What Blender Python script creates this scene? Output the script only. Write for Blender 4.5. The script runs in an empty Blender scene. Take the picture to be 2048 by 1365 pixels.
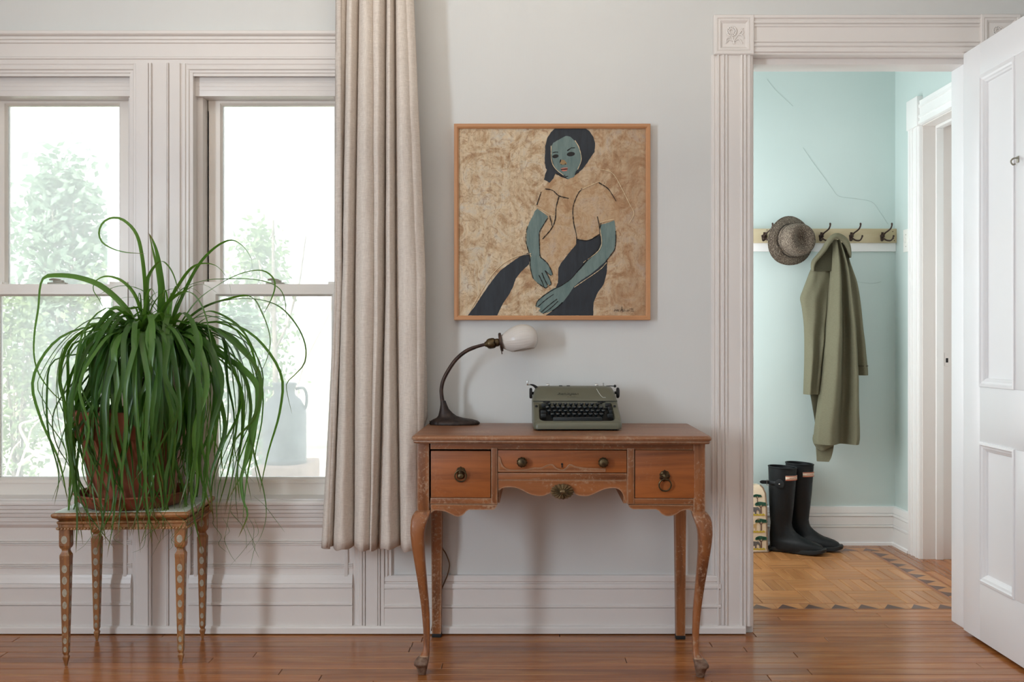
import bpy, bmesh, math, random
from mathutils import Vector, Matrix, noise as mnoise
R = random.Random(7)
PI = math.pi
sc = bpy.context.scene
col = sc.collection

# ---------------------------------------------------------------- camera, world, light, exposure
S = 0.00185          # metres per photo pixel on the plane of the window wall (y = 0)
D = 3.6              # camera distance to that wall
CZ = 583 * S         # camera height
cam_d = bpy.data.cameras.new('camera')
cam = bpy.data.objects.new('camera', cam_d); col.objects.link(cam)
cam.location = (0, -D, CZ); cam.rotation_euler = (PI / 2, 0, 0)
cam_d.sensor_width = 36.0; cam_d.lens = (D / S) / 2048 * 36; cam_d.clip_start = 0.05; cam_d.clip_end = 200
sc.camera = cam
sc.view_settings.view_transform = 'Standard'; sc.view_settings.look = 'None'
sc.view_settings.gamma = 1.0; sc.view_settings.use_curve_mapping = False
sc.view_settings.exposure = -0.16
sc.cycles.max_bounces = 10; sc.cycles.diffuse_bounces = 5; sc.cycles.glossy_bounces = 4
sc.cycles.transparent_max_bounces = 16; sc.cycles.sample_clamp_indirect = 6.0
sc.cycles.caustics_reflective = False; sc.cycles.caustics_refractive = False

world = bpy.data.worlds.new('overcast_sky'); sc.world = world; world.use_nodes = True
wn = world.node_tree.nodes; wl = world.node_tree.links
wn['Background'].inputs[0].default_value = (0.93, 0.97, 1.0, 1); wn['Background'].inputs[1].default_value = 2.7

sun_d = bpy.data.lights.new('sun', 'SUN'); sun_d.energy = 12.0; sun_d.angle = 0.02; sun_d.color = (1, .96, .88)
sun = bpy.data.objects.new('sun', sun_d); col.objects.link(sun)
sun.rotation_euler = (math.radians(42), 0, math.radians(-25))   # comes over the roof, lights the garden only

def area(name, loc, to, sx, sz, power, color=(1, 1, 1), portal=False):
    d = bpy.data.lights.new(name, 'AREA'); d.shape = 'RECTANGLE'; d.size = sx; d.size_y = sz; d.energy = power; d.color = color
    o = bpy.data.objects.new(name, d); col.objects.link(o); o.location = loc
    o.rotation_euler = Vector(to).to_track_quat('-Z', 'Y').to_euler()
    if portal: d.cycles.is_portal = True
    return o
# daylight of unseen left side and hall windows; the rear fill and ceiling uplight are added
area('side_window_daylight', (-2.88, -3.35, 1.42), (1, 0, 0), 0.5, 1.5, 108, (.77, .89, 1.0))
area('rear_fill_light', (-0.9, -4.88, 1.6), (0, 1, 0), 1.6, 1.5, 7, (.84, .93, 1.0))  # added soft fill from behind the camera
area('added_ceiling_uplight', (-0.3, -1.75, 1.95), (0, .12, 1), 2.4, .6, 34, (1.0, .93, .81))  # added lamp, brightens the upper wall by ceiling bounce
area('hall_window_daylight', (0.63, 1.0, 1.4), (1, 0, 0), 0.7, 1.8, 24, (.95, .98, 1.0))
area('window_portal', (-1.71, 0.17, 1.3), (0, -1, 0), 0.62, 1.6, 1, portal=True)
area('window_portal', (-0.88, 0.17, 1.3), (0, -1, 0), 0.62, 1.6, 1, portal=True)

# ---------------------------------------------------------------- helpers
def PX(px, y=0.0): return (px - 1024) * S * (1 + y / D)
def PZ(py, y=0.0): return CZ - (py - 682) * S * (1 + y / D)
def P3(px, py, y=0.0): return Vector((PX(px, y), y, PZ(py, y)))
def srgb(r, g, b):
    f = lambda c: (c / 255 / 12.92) if c / 255 <= .04045 else ((c / 255 + .055) / 1.055) ** 2.4
    return (f(r), f(g), f(b), 1)

class MB:
    def __init__(s): s.v = []; s.f = []; s.t = []
    def add(s, vs, fs):
        n = len(s.v); s.v += [tuple(v) for v in vs]; s.f += [tuple(i + n for i in f) for f in fs]; return s
    def box(s, x0, x1, y0, y1, z0, z1, c=0.0):
        if x0 > x1: x0, x1 = x1, x0
        if y0 > y1: y0, y1 = y1, y0
        if z0 > z1: z0, z1 = z1, z0
        if c <= 0:
            vs = [(x, y, z) for x in (x0, x1) for y in (y0, y1) for z in (z0, z1)]
            return s.add(vs, [(0, 1, 3, 2), (4, 6, 7, 5), (0, 4, 5, 1), (2, 3, 7, 6), (0, 2, 6, 4), (1, 5, 7, 3)])
        c = min(c, (x1 - x0) * .49, (y1 - y0) * .49, (z1 - z0) * .49)
        bm = bmesh.new()
        vs = [bm.verts.new((x, y, z)) for x in (x0, x1) for y in (y0, y1) for z in (z0, z1)]
        for f in [(0, 1, 3, 2), (4, 6, 7, 5), (0, 4, 5, 1), (2, 3, 7, 6), (0, 2, 6, 4), (1, 5, 7, 3)]: bm.faces.new([vs[i] for i in f])
        bmesh.ops.bevel(bm, geom=list(bm.edges), offset=c, segments=2, affect='EDGES', profile=.6)
        return s.addbm(bm)
    def addbm(s, bm, mtx=None):
        bm.verts.index_update()
        s.add([(mtx @ v.co) if mtx else v.co.copy() for v in bm.verts], [[v.index for v in f.verts] for f in bm.faces]); bm.free(); return s
    def prism(s, poly, fn, a0, a1):
        """poly: 2-D outline (p, q); fn(p, q, a) -> point; swept from a0 to a1."""
        n = len(poly)
        vs = [fn(p, q, a0) for p, q in poly] + [fn(p, q, a1) for p, q in poly]
        fs = [(i, (i + 1) % n, n + (i + 1) % n, n + i) for i in range(n)] + [tuple(range(n - 1, -1, -1)), tuple(range(n, 2 * n))]
        return s.add(vs, fs)
    def loft(s, rings, cap=True, closed=True):
        n = len(rings[0]); vs = [p for r in rings for p in r]; fs = []
        for k in range(len(rings) - 1):
            for i in range(n if closed else n - 1):
                j = (i + 1) % n; fs.append((k * n + i, k * n + j, (k + 1) * n + j, (k + 1) * n + i))
        if cap: fs += [tuple(range(n - 1, -1, -1)), tuple(range((len(rings) - 1) * n, len(rings) * n))]
        return s.add(vs, fs)
    def tube(s, pts, rad, n=8, cap=True):
        pts = [Vector(p) for p in pts]; m = len(pts)
        rr = rad if isinstance(rad, (list, tuple)) else [rad] * m
        rings = []; side = None
        for i, p in enumerate(pts):
            t = (pts[min(i + 1, m - 1)] - pts[max(i - 1, 0)]).normalized()
            if side is None: side = t.cross(Vector((.3, .2, 1)) if abs(t.z) < .9 else Vector((1, .1, 0))).normalized()
            side = (side - t * side.dot(t)).normalized(); b = t.cross(side)
            rings.append([p + (side * math.cos(2 * PI * k / n) + b * math.sin(2 * PI * k / n)) * rr[i] for k in range(n)])
        return s.loft(rings, cap)
    def lathe(s, prof, n=24, mtx=None, mod=None, cap=True):
        """prof: (radius, height) pairs about +Z, transformed by mtx."""
        rings = []
        for r, h in prof:
            ring = []
            for k in range(n):
                a = 2 * PI * k / n; q = r * (mod(a, h) if mod else 1)
                v = Vector((q * math.cos(a), q * math.sin(a), h)); ring.append(mtx @ v if mtx else v)
            rings.append(ring)
        return s.loft(rings, cap)
    def build(s, name, mat=None, parent=None, smooth=30, loc=None, fix=True):
        me = bpy.data.meshes.new(name); me.from_pydata(s.v, [], s.f)
        if fix:
            bm = bmesh.new(); bm.from_mesh(me); bmesh.ops.recalc_face_normals(bm, faces=bm.faces); bm.to_mesh(me); bm.free()
        if smooth:
            me.polygons.foreach_set('use_smooth', [True] * len(me.polygons)); me.set_sharp_from_angle(angle=math.radians(smooth))
        me.update()
        o = bpy.data.objects.new(name, me); col.objects.link(o)
        if mat: me.materials.append(mat)
        if parent: o.parent = parent
        if loc is not None: o.location = loc
        return o

def tag(o, label=None, cat=None, group=None, kind=None):
    if label: o['label'] = label
    if cat: o['category'] = cat
    if group: o['group'] = group
    if kind: o['kind'] = kind
    return o
def thing(name, label, cat, loc=(0, 0, 0), rz=0, group=None, kind=None):
    o = bpy.data.objects.new(name, None); col.objects.link(o); o.location = loc; o.rotation_euler = (0, 0, rz); o.empty_display_size = .05
    return tag(o, label, cat, group, kind)
def struct(o, label, cat): return tag(o, label, cat, None, 'structure')
def copy_tree(o, parent=None):
    c = o.copy(); col.objects.link(c)
    if parent: c.parent = parent
    for ch in list(o.children): copy_tree(ch, c)
    return c
def catmull(pts, n):
    pts = [Vector(p) for p in pts]; q = [pts[0] * 2 - pts[1]] + pts + [pts[-1] * 2 - pts[-2]]
    L = [0]
    for i in range(len(pts) - 1): L.append(L[-1] + max((pts[i + 1] - pts[i]).length, 1e-6))
    out = []; k = 0
    for i in range(n):
        t = L[-1] * i / (n - 1)
        while k < len(pts) - 2 and t > L[k + 1]: k += 1
        u = (t - L[k]) / (L[k + 1] - L[k]); a, b, c, d = q[k], q[k + 1], q[k + 2], q[k + 3]
        out.append(.5 * (2 * b + (c - a) * u + (2 * a - 5 * b + 4 * c - d) * u * u + (3 * b - a - 3 * c + d) * u ** 3))
    return out
def lerp(a, b, t): return a + (b - a) * t
def interp(tab, x):
    """tab: rows (x, v1, v2 ...) in rising x; linear."""
    if x <= tab[0][0]: return tab[0][1:]
    for a, b in zip(tab, tab[1:]):
        if x <= b[0]:
            t = (x - a[0]) / (b[0] - a[0]); return tuple(lerp(p, q, t) for p, q in zip(a[1:], b[1:]))
    return tab[-1][1:]

# ---------------------------------------------------------------- materials (all procedural)
def new_mat(name):
    m = bpy.data.materials.new(name); m.use_nodes = True; nt = m.node_tree
    return m, nt, nt.nodes['Principled BSDF']
def nd(nt, typ, **kw):
    n = nt.nodes.new(typ)
    for k, v in kw.items(): setattr(n, k, v)
    return n
def ramp(nt, fac, stops):
    r = nd(nt, 'ShaderNodeValToRGB'); el = r.color_ramp.elements
    while len(el) < len(stops): el.new(.5)
    for e, (p, c) in zip(el, stops): e.position = p; e.color = c
    nt.links.new(fac, r.inputs[0]); return r.outputs[0]
def mixc(nt, fac, a, b, typ='MIX'):
    m = nd(nt, 'ShaderNodeMix', data_type='RGBA', blend_type=typ)
    for sock, v in ((m.inputs[0], fac), (m.inputs[6], a), (m.inputs[7], b)):
        if hasattr(v, 'is_linked'): nt.links.new(v, sock)
        else: sock.default_value = v
    return m.outputs[2]
def coords(nt, scale=(1, 1, 1), space='Object', rand=False, rot=(0, 0, 0)):
    tc = nd(nt, 'ShaderNodeTexCoord'); mp = nd(nt, 'ShaderNodeMapping'); mp.inputs[3].default_value = scale; mp.inputs[2].default_value = rot
    src = tc.outputs[space]
    if rand:
        oi = nd(nt, 'ShaderNodeObjectInfo'); mu = nd(nt, 'ShaderNodeMath', operation='MULTIPLY'); mu.inputs[1].default_value = 37.0
        nt.links.new(oi.outputs['Random'], mu.inputs[0]); ad = nd(nt, 'ShaderNodeVectorMath', operation='ADD')
        nt.links.new(src, ad.inputs[0]); nt.links.new(mu.outputs[0], ad.inputs[1]); src = ad.outputs[0]
    nt.links.new(src, mp.inputs[0]); return mp.outputs[0]
def noise(nt, vec, scale, detail=4, rough=.55, dist=0.0):
    n = nd(nt, 'ShaderNodeTexNoise'); n.inputs['Scale'].default_value = scale; n.inputs['Detail'].default_value = detail
    n.inputs['Roughness'].default_value = rough; n.inputs['Distortion'].default_value = dist
    nt.links.new(vec, n.inputs['Vector']); return n.outputs['Fac']
def bump(nt, b, h, strength, dist=.002):
    n = nd(nt, 'ShaderNodeBump'); n.inputs['Strength'].default_value = strength; n.inputs['Distance'].default_value = dist
    nt.links.new(h, n.inputs['Height']); nt.links.new(n.outputs[0], b.inputs['Normal'])
def edge_mask(nt, radius=.004):
    bv = nd(nt, 'ShaderNodeBevel', samples=6); bv.inputs[0].default_value = radius
    ge = nd(nt, 'ShaderNodeNewGeometry'); dt = nd(nt, 'ShaderNodeVectorMath', operation='DOT_PRODUCT')
    nt.links.new(bv.outputs[0], dt.inputs[0]); nt.links.new(ge.outputs['Normal'], dt.inputs[1])
    s = nd(nt, 'ShaderNodeMath', operation='SUBTRACT'); s.inputs[0].default_value = 1.0; nt.links.new(dt.outputs['Value'], s.inputs[1]); return s.outputs[0]

def simple(name, c, rough=.5, metal=0.0, c2=None, nscale=40, bmp=0.0, bscale=200, spec=.5, stretch=(1, 1, 1), bdist=.001):
    m, nt, b = new_mat(name); b.inputs['Roughness'].default_value = rough; b.inputs['Metallic'].default_value = metal
    b.inputs['Specular IOR Level'].default_value = spec
    v = coords(nt, stretch)
    if c2: nt.links.new(ramp(nt, noise(nt, v, nscale, 5), [(.35, c), (.65, c2)]), b.inputs['Base Color'])
    else: b.inputs['Base Color'].default_value = c
    if bmp: bump(nt, b, noise(nt, v, bscale, 3), bmp, bdist)
    return m

def paint(name, c, c2, rough=.45, bmp=.15):
    m, nt, b = new_mat(name); b.inputs['Roughness'].default_value = rough
    v = coords(nt, (1, 1, 1)); vs = coords(nt, (1, 1, .06))
    nt.links.new(ramp(nt, noise(nt, v, 2.2, 4), [(.3, c), (.7, c2)]), b.inputs['Base Color'])
    h = noise(nt, vs, 160, 3); bump(nt, b, h, bmp, .0008); return m

M = {}
M['wall'] = paint('wall_paint', srgb(216, 216, 213), srgb(212, 212, 210), .55, .25)
M['trim'] = paint('trim_paint', srgb(230, 224, 219), srgb(226, 220, 216), .32, .05)
M['hall'] = paint('hall_paint', srgb(205, 220, 217), srgb(200, 216, 213), .5, .25)
M['hall_trim'] = paint('hall_trim_paint', srgb(243, 242, 240), srgb(238, 238, 237), .35, .05)
M['door'] = paint('door_paint', srgb(234, 234, 235), srgb(230, 230, 232), .3, .06)
M['ceil'] = paint('ceiling_paint', srgb(226, 225, 222), srgb(222, 221, 218), .7, .1)
M['vinyl'] = paint('window_paint', srgb(241, 234, 226), srgb(238, 231, 223), .3, .05)
M['track'] = simple('sash_track_metal', srgb(150, 146, 132), .4, .3)
M['black'] = simple('black_gap', srgb(14, 13, 12), .7)
M['crack'] = simple('crack_line', srgb(182, 198, 194), .8)

def wood(name, a, b_, c, rough=.3, axis=0, gscale=9, rand=True, var=.35, bmp=.12, coat=0.0):
    """grain along local axis; every object gets its own tone by the random value."""
    m, nt, b = new_mat(name)
    st = [1, 1, 1]; st[axis] = .07; st2 = [1, 1, 1]; st2[axis] = .02
    v = coords(nt, st, rand=rand); v2 = coords(nt, st2, rand=rand)
    g = ramp(nt, noise(nt, v, gscale * 3, 6, .6, 1.2), [(.25, a), (.5, b_), (.75, c)])
    fine = noise(nt, v2, gscale * 34, 3)
    g = mixc(nt, .14, g, ramp(nt, fine, [(.3, (.25, .25, .25, 1)), (.7, (1, 1, 1, 1))]), 'MULTIPLY')
    oi = nd(nt, 'ShaderNodeObjectInfo')
    tone = ramp(nt, oi.outputs['Random'], [(0, (1 - var, 1 - var * 1.05, 1 - var * 1.1, 1)), (1, (1 + var * .3, 1 + var * .28, 1 + var * .25, 1))])
    g = mixc(nt, 1.0, g, tone, 'MULTIPLY')
    nt.links.new(g, b.inputs['Base Color'])
    rr = nd(nt, 'ShaderNodeMapRange'); nt.links.new(noise(nt, v, 5, 3), rr.inputs[0]); rr.inputs[3].default_value = rough * .75; rr.inputs[4].default_value = rough * 1.35
    nt.links.new(rr.outputs[0], b.inputs['Roughness']); bump(nt, b, fine, bmp, .0006)
    b.inputs['Coat Weight'].default_value = coat; b.inputs['Coat Roughness'].default_value = .12
    return m
M['oak'] = wood('oak_floorboard', srgb(142, 82, 42), srgb(166, 102, 54), srgb(194, 134, 76), .22, 0, 6, True, .26, .03, .08)
M['parquet_x'] = wood('oak_parquet', srgb(168, 110, 62), srgb(188, 130, 78), srgb(200, 146, 92), .33, 0, 12, True, .2, .12, .15)
M['parquet_dark'] = wood('walnut_inlay', srgb(74, 46, 38), srgb(86, 54, 44), srgb(94, 62, 50), .33, 0, 12, True, .15, .1, .15)
M['parquet_red'] = wood('mahogany_inlay', srgb(132, 78, 50), srgb(148, 90, 58), srgb(156, 98, 66), .33, 0, 12, True, .1, .1, .15)
M['subfloor'] = simple('subfloor', srgb(52, 34, 24), .8)

def worn(name, base, dark, pale, rough=.42, axis=0, amount=.7, er=.009):
    """old waxed wood: grain, dark knots, pale scuffs mostly where edges are rubbed."""
    m, nt, b = new_mat(name)
    st = [1, 1, 1]; st[axis] = .08
    v = coords(nt, st); vo = coords(nt)
    g = ramp(nt, noise(nt, v, 26, 6, .6, 1.0), [(.28, dark), (.55, base), (.8, tuple(min(1, x * 1.25) for x in base[:3]) + (1,))])
    e = edge_mask(nt, er); n1 = noise(nt, vo, 90, 6, .7); n2 = noise(nt, vo, 7, 4)
    ad = nd(nt, 'ShaderNodeMath', operation='MULTIPLY_ADD'); nt.links.new(e, ad.inputs[0]); ad.inputs[1].default_value = 2.2; nt.links.new(n1, ad.inputs[2])
    ad2 = nd(nt, 'ShaderNodeMath', operation='MULTIPLY_ADD'); nt.links.new(n2, ad2.inputs[0]); ad2.inputs[1].default_value = .6; nt.links.new(ad.outputs[0], ad2.inputs[2])
    msk = ramp(nt, ad2.outputs[0], [(.88, (0, 0, 0, 1)), (1.0, (amount, amount, amount, 1))])
    msk2 = ramp(nt, noise(nt, coords(nt, tuple(.35 if i == axis else 1 for i in range(3))), 38, 7, .72, .8), [(.56, (0, 0, 0, 1)), (.70, (amount * .55, amount * .55, amount * .55, 1))])
    g = mixc(nt, msk2, g, pale)
    nt.links.new(mixc(nt, msk, g, pale), b.inputs['Base Color'])
    b.inputs['Roughness'].default_value = rough; bump(nt, b, n1, .12, .001)
    return m
M['desk'] = worn('desk_wood', srgb(148, 88, 44), srgb(96, 52, 24), srgb(176, 146, 118))
M['desk_v'] = worn('desk_wood_upright', srgb(144, 88, 48), srgb(96, 54, 28), srgb(176, 148, 122), axis=2)
M['desk_front'] = worn('desk_drawer_wood', srgb(156, 88, 40), srgb(116, 62, 26), srgb(170, 128, 92), amount=.16, er=.004)
M['desk_top'] = worn('desk_top_wood', srgb(140, 92, 60), srgb(108, 66, 40), srgb(186, 160, 134), .36, 0, .5, .006)
M['gilt'] = worn('gilt_wood', srgb(150, 98, 54), srgb(98, 58, 32), srgb(190, 160, 112), .42, 2, .5, .004)
M['gilt_oval'] = simple('grey_oval_paint', srgb(176, 168, 150), .6, 0, srgb(150, 140, 120), 90)
M['marble'] = simple('pale_green_marble', srgb(206, 212, 200), .25, 0, srgb(176, 188, 174), 18)
M['brass'] = simple('aged_brass', srgb(104, 88, 60), .42, .75, srgb(60, 48, 34), 60, .3, 300)
M['foot_worn'] = simple('scuffed_foot', srgb(134, 110, 92), .6, 0, srgb(92, 60, 42), 70, .4, 200)
M['shell'] = simple('rubbed_brass', srgb(150, 128, 94), .4, .5, srgb(92, 74, 50), 70, .3, 300)
M['bronze'] = simple('dark_bronze', srgb(72, 52, 42), .45, .35, srgb(46, 32, 28), 50, .5, 350)
M['iron'] = simple('dark_iron', srgb(58, 44, 38), .5, .4, srgb(38, 30, 28), 60, .4, 260)
M['cord'] = simple('brown_cord', srgb(110, 82, 58), .6)
M['chrome'] = simple('chrome', srgb(210, 212, 212), .15, 1.0)
M['olive'] = simple('olive_enamel', srgb(101, 100, 83), .38, 0, srgb(95, 94, 78), 8, .1, 500)
M['key'] = simple('black_key_plastic', srgb(16, 22, 24), .3)
M['well'] = simple('dark_well', srgb(12, 14, 14), .6)
M['legend'] = simple('key_legend', srgb(205, 210, 205), .5)
M['letter_d'] = simple('dark_badge_metal', srgb(92, 92, 80), .4, .3)
M['letter'] = simple('badge_metal', srgb(140, 138, 120), .3, .6)
M['rubber'] = simple('rubber_black', srgb(18, 18, 18), .7)
M['frame'] = wood('pale_frame_wood', srgb(184, 130, 88), srgb(196, 142, 98), srgb(206, 152, 108), .4, 0, 9, False, 0, .1)
M['board'] = simple('chipped_cream_board', srgb(206, 192, 160), .5, 0, srgb(190, 172, 136), 14, .2, 120, stretch=(.3, 1, 1))
M['terracotta'] = simple('terracotta', srgb(156, 86, 62), .75, 0, srgb(140, 76, 56), 16, .25, 220)
M['terracotta_lip'] = simple('terracotta_pale', srgb(176, 112, 88), .75, 0, srgb(160, 98, 76), 20, .25, 220)
M['soil'] = simple('soil', srgb(62, 46, 34), .95, 0, srgb(40, 30, 22), 60, .8, 150, bdist=.006)
M['bark'] = simple('palm_bark', srgb(92, 76, 58), .9, 0, srgb(58, 46, 36), 40, .8, 120, bdist=.004)
M['switch'] = simple('switch_plate', srgb(236, 236, 230), .3)

def fabric(name, a, b_, transl=.25, ws=900, tint=None):
    m, nt, b = new_mat(name)
    v = coords(nt, (1, 1, .05)); vh = coords(nt, (.05, .05, 1)); vo = coords(nt)
    h1 = noise(nt, v, ws, 2); h2 = noise(nt, vh, ws, 2)
    ad = nd(nt, 'ShaderNodeMath', operation='ADD'); nt.links.new(h1, ad.inputs[0]); nt.links.new(h2, ad.inputs[1])
    half = nd(nt, 'ShaderNodeMath', operation='MULTIPLY'); half.inputs[1].default_value = .5; nt.links.new(ad.outputs[0], half.inputs[0])
    c = ramp(nt, half.outputs[0], [(.36, a), (.64, b_)])
    nt.links.new(c, b.inputs['Base Color']); b.inputs['Roughness'].default_value = .9; b.inputs['Specular IOR Level'].default_value = .15
    bump(nt, b, half.outputs[0], .5, .0012)
    if transl:
        tr = nd(nt, 'ShaderNodeBsdfTranslucent'); nt.links.new(c, tr.inputs[0]); mx = nd(nt, 'ShaderNodeMixShader'); mx.inputs[0].default_value = transl
        nt.links.new(b.outputs[0], mx.inputs[1]); nt.links.new(tr.outputs[0], mx.inputs[2]); nt.links.new(mx.outputs[0], nt.nodes['Material Output'].inputs[0])
    return m
M['linen'] = fabric('linen', srgb(212, 200, 189), srgb(242, 232, 222), .15)
M['linen_hem'] = fabric('linen_hem', srgb(200, 188, 178), srgb(232, 222, 212), .14)
M['coat'] = fabric('olive_cotton', srgb(108, 106, 86), srgb(124, 121, 100), .03, 1400)
M['coat_dark'] = fabric('olive_cotton_dark', srgb(66, 64, 50), srgb(78, 76, 60), .0, 1400)  # darker copy of the coat cloth, carries the hood hollow's shade

def leaf_mat(name, a, b_, tr=.3):
    m, nt, b = new_mat(name)
    oi = nd(nt, 'ShaderNodeObjectInfo'); at = nd(nt, 'ShaderNodeAttribute', attribute_name='along')
    c = ramp(nt, oi.outputs['Random'], [(0, a), (1, b_)])
    base = ramp(nt, at.outputs['Fac'], [(0, (1, 1, 1, 1)), (.16, (0, 0, 0, 1))])
    c = mixc(nt, base, c, srgb(128, 146, 62))
    tip = ramp(nt, at.outputs['Fac'], [(.9, (0, 0, 0, 1)), (.98, (1, 1, 1, 1))])
    c = mixc(nt, tip, c, srgb(120, 92, 52))
    v = coords(nt, (1, 1, .03)); c = mixc(nt, .3, c, ramp(nt, noise(nt, v, 500, 2), [(.3, (.45, .45, .45, 1)), (.7, (1, 1, 1, 1))]), 'MULTIPLY')
    nt.links.new(c, b.inputs['Base Color']); b.inputs['Roughness'].default_value = .32
    t = nd(nt, 'ShaderNodeBsdfTranslucent'); nt.links.new(mixc(nt, .5, c, srgb(120, 190, 40)), t.inputs[0]); mx = nd(nt, 'ShaderNodeMixShader'); mx.inputs[0].default_value = tr
    nt.links.new(b.outputs[0], mx.inputs[1]); nt.links.new(t.outputs[0], mx.inputs[2]); nt.links.new(mx.outputs[0], nt.nodes['Material Output'].inputs[0])
    return m
M['leaf'] = leaf_mat('leaf_dark', srgb(54, 90, 42), srgb(98, 138, 62), .34)
M['leaf_new'] = leaf_mat('leaf_bright', srgb(78, 120, 46), srgb(108, 146, 62), .35)

def glass():
    """window glass with a dusty film and an overexposure haze mixed in: mostly clear, a scattering layer, weak reflection."""
    m = bpy.data.materials.new('hazy_window_glass'); m.use_nodes = True; nt = m.node_tree
    nt.nodes.remove(nt.nodes['Principled BSDF'])
    tr = nd(nt, 'ShaderNodeBsdfTransparent'); tl = nd(nt, 'ShaderNodeBsdfTranslucent'); gl = nd(nt, 'ShaderNodeBsdfGlossy')
    tl.inputs[0].default_value = (.9, .95, 1, 1); gl.inputs['Roughness'].default_value = .02
    n = noise(nt, coords(nt), 3.0, 4); f = ramp(nt, n, [(.3, (.28, .28, .28, 1)), (.7, (.37, .37, .37, 1))])
    a = nd(nt, 'ShaderNodeMixShader'); nt.links.new(f, a.inputs[0]); nt.links.new(tr.outputs[0], a.inputs[1]); nt.links.new(tl.outputs[0], a.inputs[2])
    fr = nd(nt, 'ShaderNodeFresnel'); fr.inputs[0].default_value = 1.45
    b = nd(nt, 'ShaderNodeMixShader'); nt.links.new(fr.outputs[0], b.inputs[0]); nt.links.new(a.outputs[0], b.inputs[1]); nt.links.new(gl.outputs[0], b.inputs[2])
    nt.links.new(b.outputs[0], nt.nodes['Material Output'].inputs[0]); return m
M['glass'] = glass()
def milk_glass():
    m, nt, b = new_mat('milk_glass'); b.inputs['Base Color'].default_value = srgb(232, 226, 220); b.inputs['Roughness'].default_value = .25
    t = nd(nt, 'ShaderNodeBsdfTranslucent'); t.inputs[0].default_value = (.9, .88, .85, 1); mx = nd(nt, 'ShaderNodeMixShader'); mx.inputs[0].default_value = .3
    nt.links.new(b.outputs[0], mx.inputs[1]); nt.links.new(t.outputs[0], mx.inputs[2]); nt.links.new(mx.outputs[0], nt.nodes['Material Output'].inputs[0]); return m
M['milk'] = milk_glass()

# ================================================================ structure: room shell
YB = 0.15                                   # thickness of the window wall
ZC = 2.78                                   # ceiling height
XL, XR, YR = -2.92, 2.20, -4.92             # side walls, rear wall
HX0, HX1, HY1 = 0.60, 2.03, 1.555           # hall beyond the doorway
def U(u): return u * S                      # photo pixels at the wall plane, from the picture centre
WL = (U(-1083), U(-763)); WR = (U(-640), U(-322)); WZ = (PZ(1004), PZ(128))
DX = (U(480), U(925)); DZ = 2.143

w = MB()
for x0, x1 in ((XL - .1, WL[0]), (WL[1], WR[0]), (WR[1], DX[0]), (DX[1], XR + .1)): w.box(x0, x1, 0, YB, 0, ZC)
for a in (WL, WR): w.box(a[0], a[1], 0, YB, 0, WZ[0]); w.box(a[0], a[1], 0, YB, WZ[1], ZC)
w.box(DX[0], DX[1], 0, YB, DZ, ZC)
wall_front = struct(w.build('wall_front', M['wall'], smooth=0), 'pale grey plaster wall with the two windows and the doorway', 'wall')
struct(MB().box(XL - .1, XL, YR, 0, 0, ZC).build('wall_left', M['wall'], smooth=0), 'side wall of the room beyond the left edge of the photo', 'wall')
struct(MB().box(XR, XR + .1, YR, 0, 0, ZC).build('wall_right', M['wall'], smooth=0), 'side wall of the room behind the open white door', 'wall')
struct(MB().box(XL - .1, XR + .1, YR - .1, YR, 0, ZC).build('wall_rear', M['wall'], smooth=0), 'wall of the room behind the camera', 'wall')
struct(MB().box(XL - .1, HX1 + .3, YR - .1, HY1 + .1, ZC, ZC + .1).build('ceiling', M['ceil'], smooth=0), 'plain white ceiling over the room and the hall', 'ceiling')
hb = struct(MB().box(HX0 - .1, HX1 + .3, HY1, HY1 + .1, 0, ZC).build('wall_hall_back', M['hall'], smooth=0), 'pale aqua hall wall behind the coat rail and the boots', 'wall')
struct(MB().box(HX0 - .1, HX0, YB, HY1, 0, ZC).build('wall_hall_left', M['hall'], smooth=0), 'pale aqua hall wall on the window side, hidden by the door casing', 'wall')
HD = (0.36, 1.21, 2.146)                    # opening in the right hall wall: y0, y1, top
w = MB(); w.box(HX1, HX1 + .2, HD[1], HY1, 0, ZC).box(HX1, HX1 + .2, YB, HD[0], 0, ZC).box(HX1, HX1 + .2, HD[0], HD[1], HD[2], ZC)
struct(w.build('wall_hall_right', M['hall'], smooth=0), 'pale aqua hall wall on the right with a white cased door opening', 'wall')
# hairline cracks in the hall plaster
def crack(pts, name='crack'):
    k = MB(); k.tube(catmull([P3(x, y, HY1 - .0006) for x, y in pts], len(pts) * 5), .0011, 4); return k.build(name, M['crack'], hb)
crack([(1534, 158), (1548, 176), (1562, 190), (1576, 203), (1586, 212)])
crack([(1606, 295), (1624, 322), (1648, 354), (1664, 376), (1678, 392), (1712, 397), (1744, 404), (1760, 424), (1776, 448)])
crack([(1714, 563), (1735, 566), (1752, 566), (1762, 563)])

# ---------------------------------------------------------------- floor
fl = MB(); fl.box(XL - .1, XR + .1, YR - .1, YB, -.06, -.012).box(HX0 - .1, HX1 + .3, YB, HY1 + .1, -.06, -.012)
floor = struct(fl.build('floor', M['subfloor'], smooth=0), 'varnished oak strip floor with an inlaid parquet field in the hall', 'floor')
BW = 0.0572
rp = random.Random(3)
def plank(x0, x1, y0, y1, mat, name='floorboard', g=.0009, axis='x', ch=.0014):
    cx, cy = (x0 + x1) / 2, (y0 + y1) / 2
    hx, hy = (x1 - x0) / 2 - g, (y1 - y0) / 2 - g
    o = MB()
    if axis == 'y': hx, hy = hy, hx
    ring = lambda a, z: [(-hx + a, -hy + a, z), (hx - a, -hy + a, z), (hx - a, hy - a, z), (-hx + a, hy - a, z)]
    o.loft([ring(0, -.012), ring(0, -ch), ring(ch, 0)], cap=True)
    ob = o.build(name, mat, floor, smooth=0, loc=(cx, cy, rp.uniform(-.0003, .0002)), fix=False)
    if axis == 'y': ob.rotation_euler = (0, 0, PI / 2)
    return ob
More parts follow.
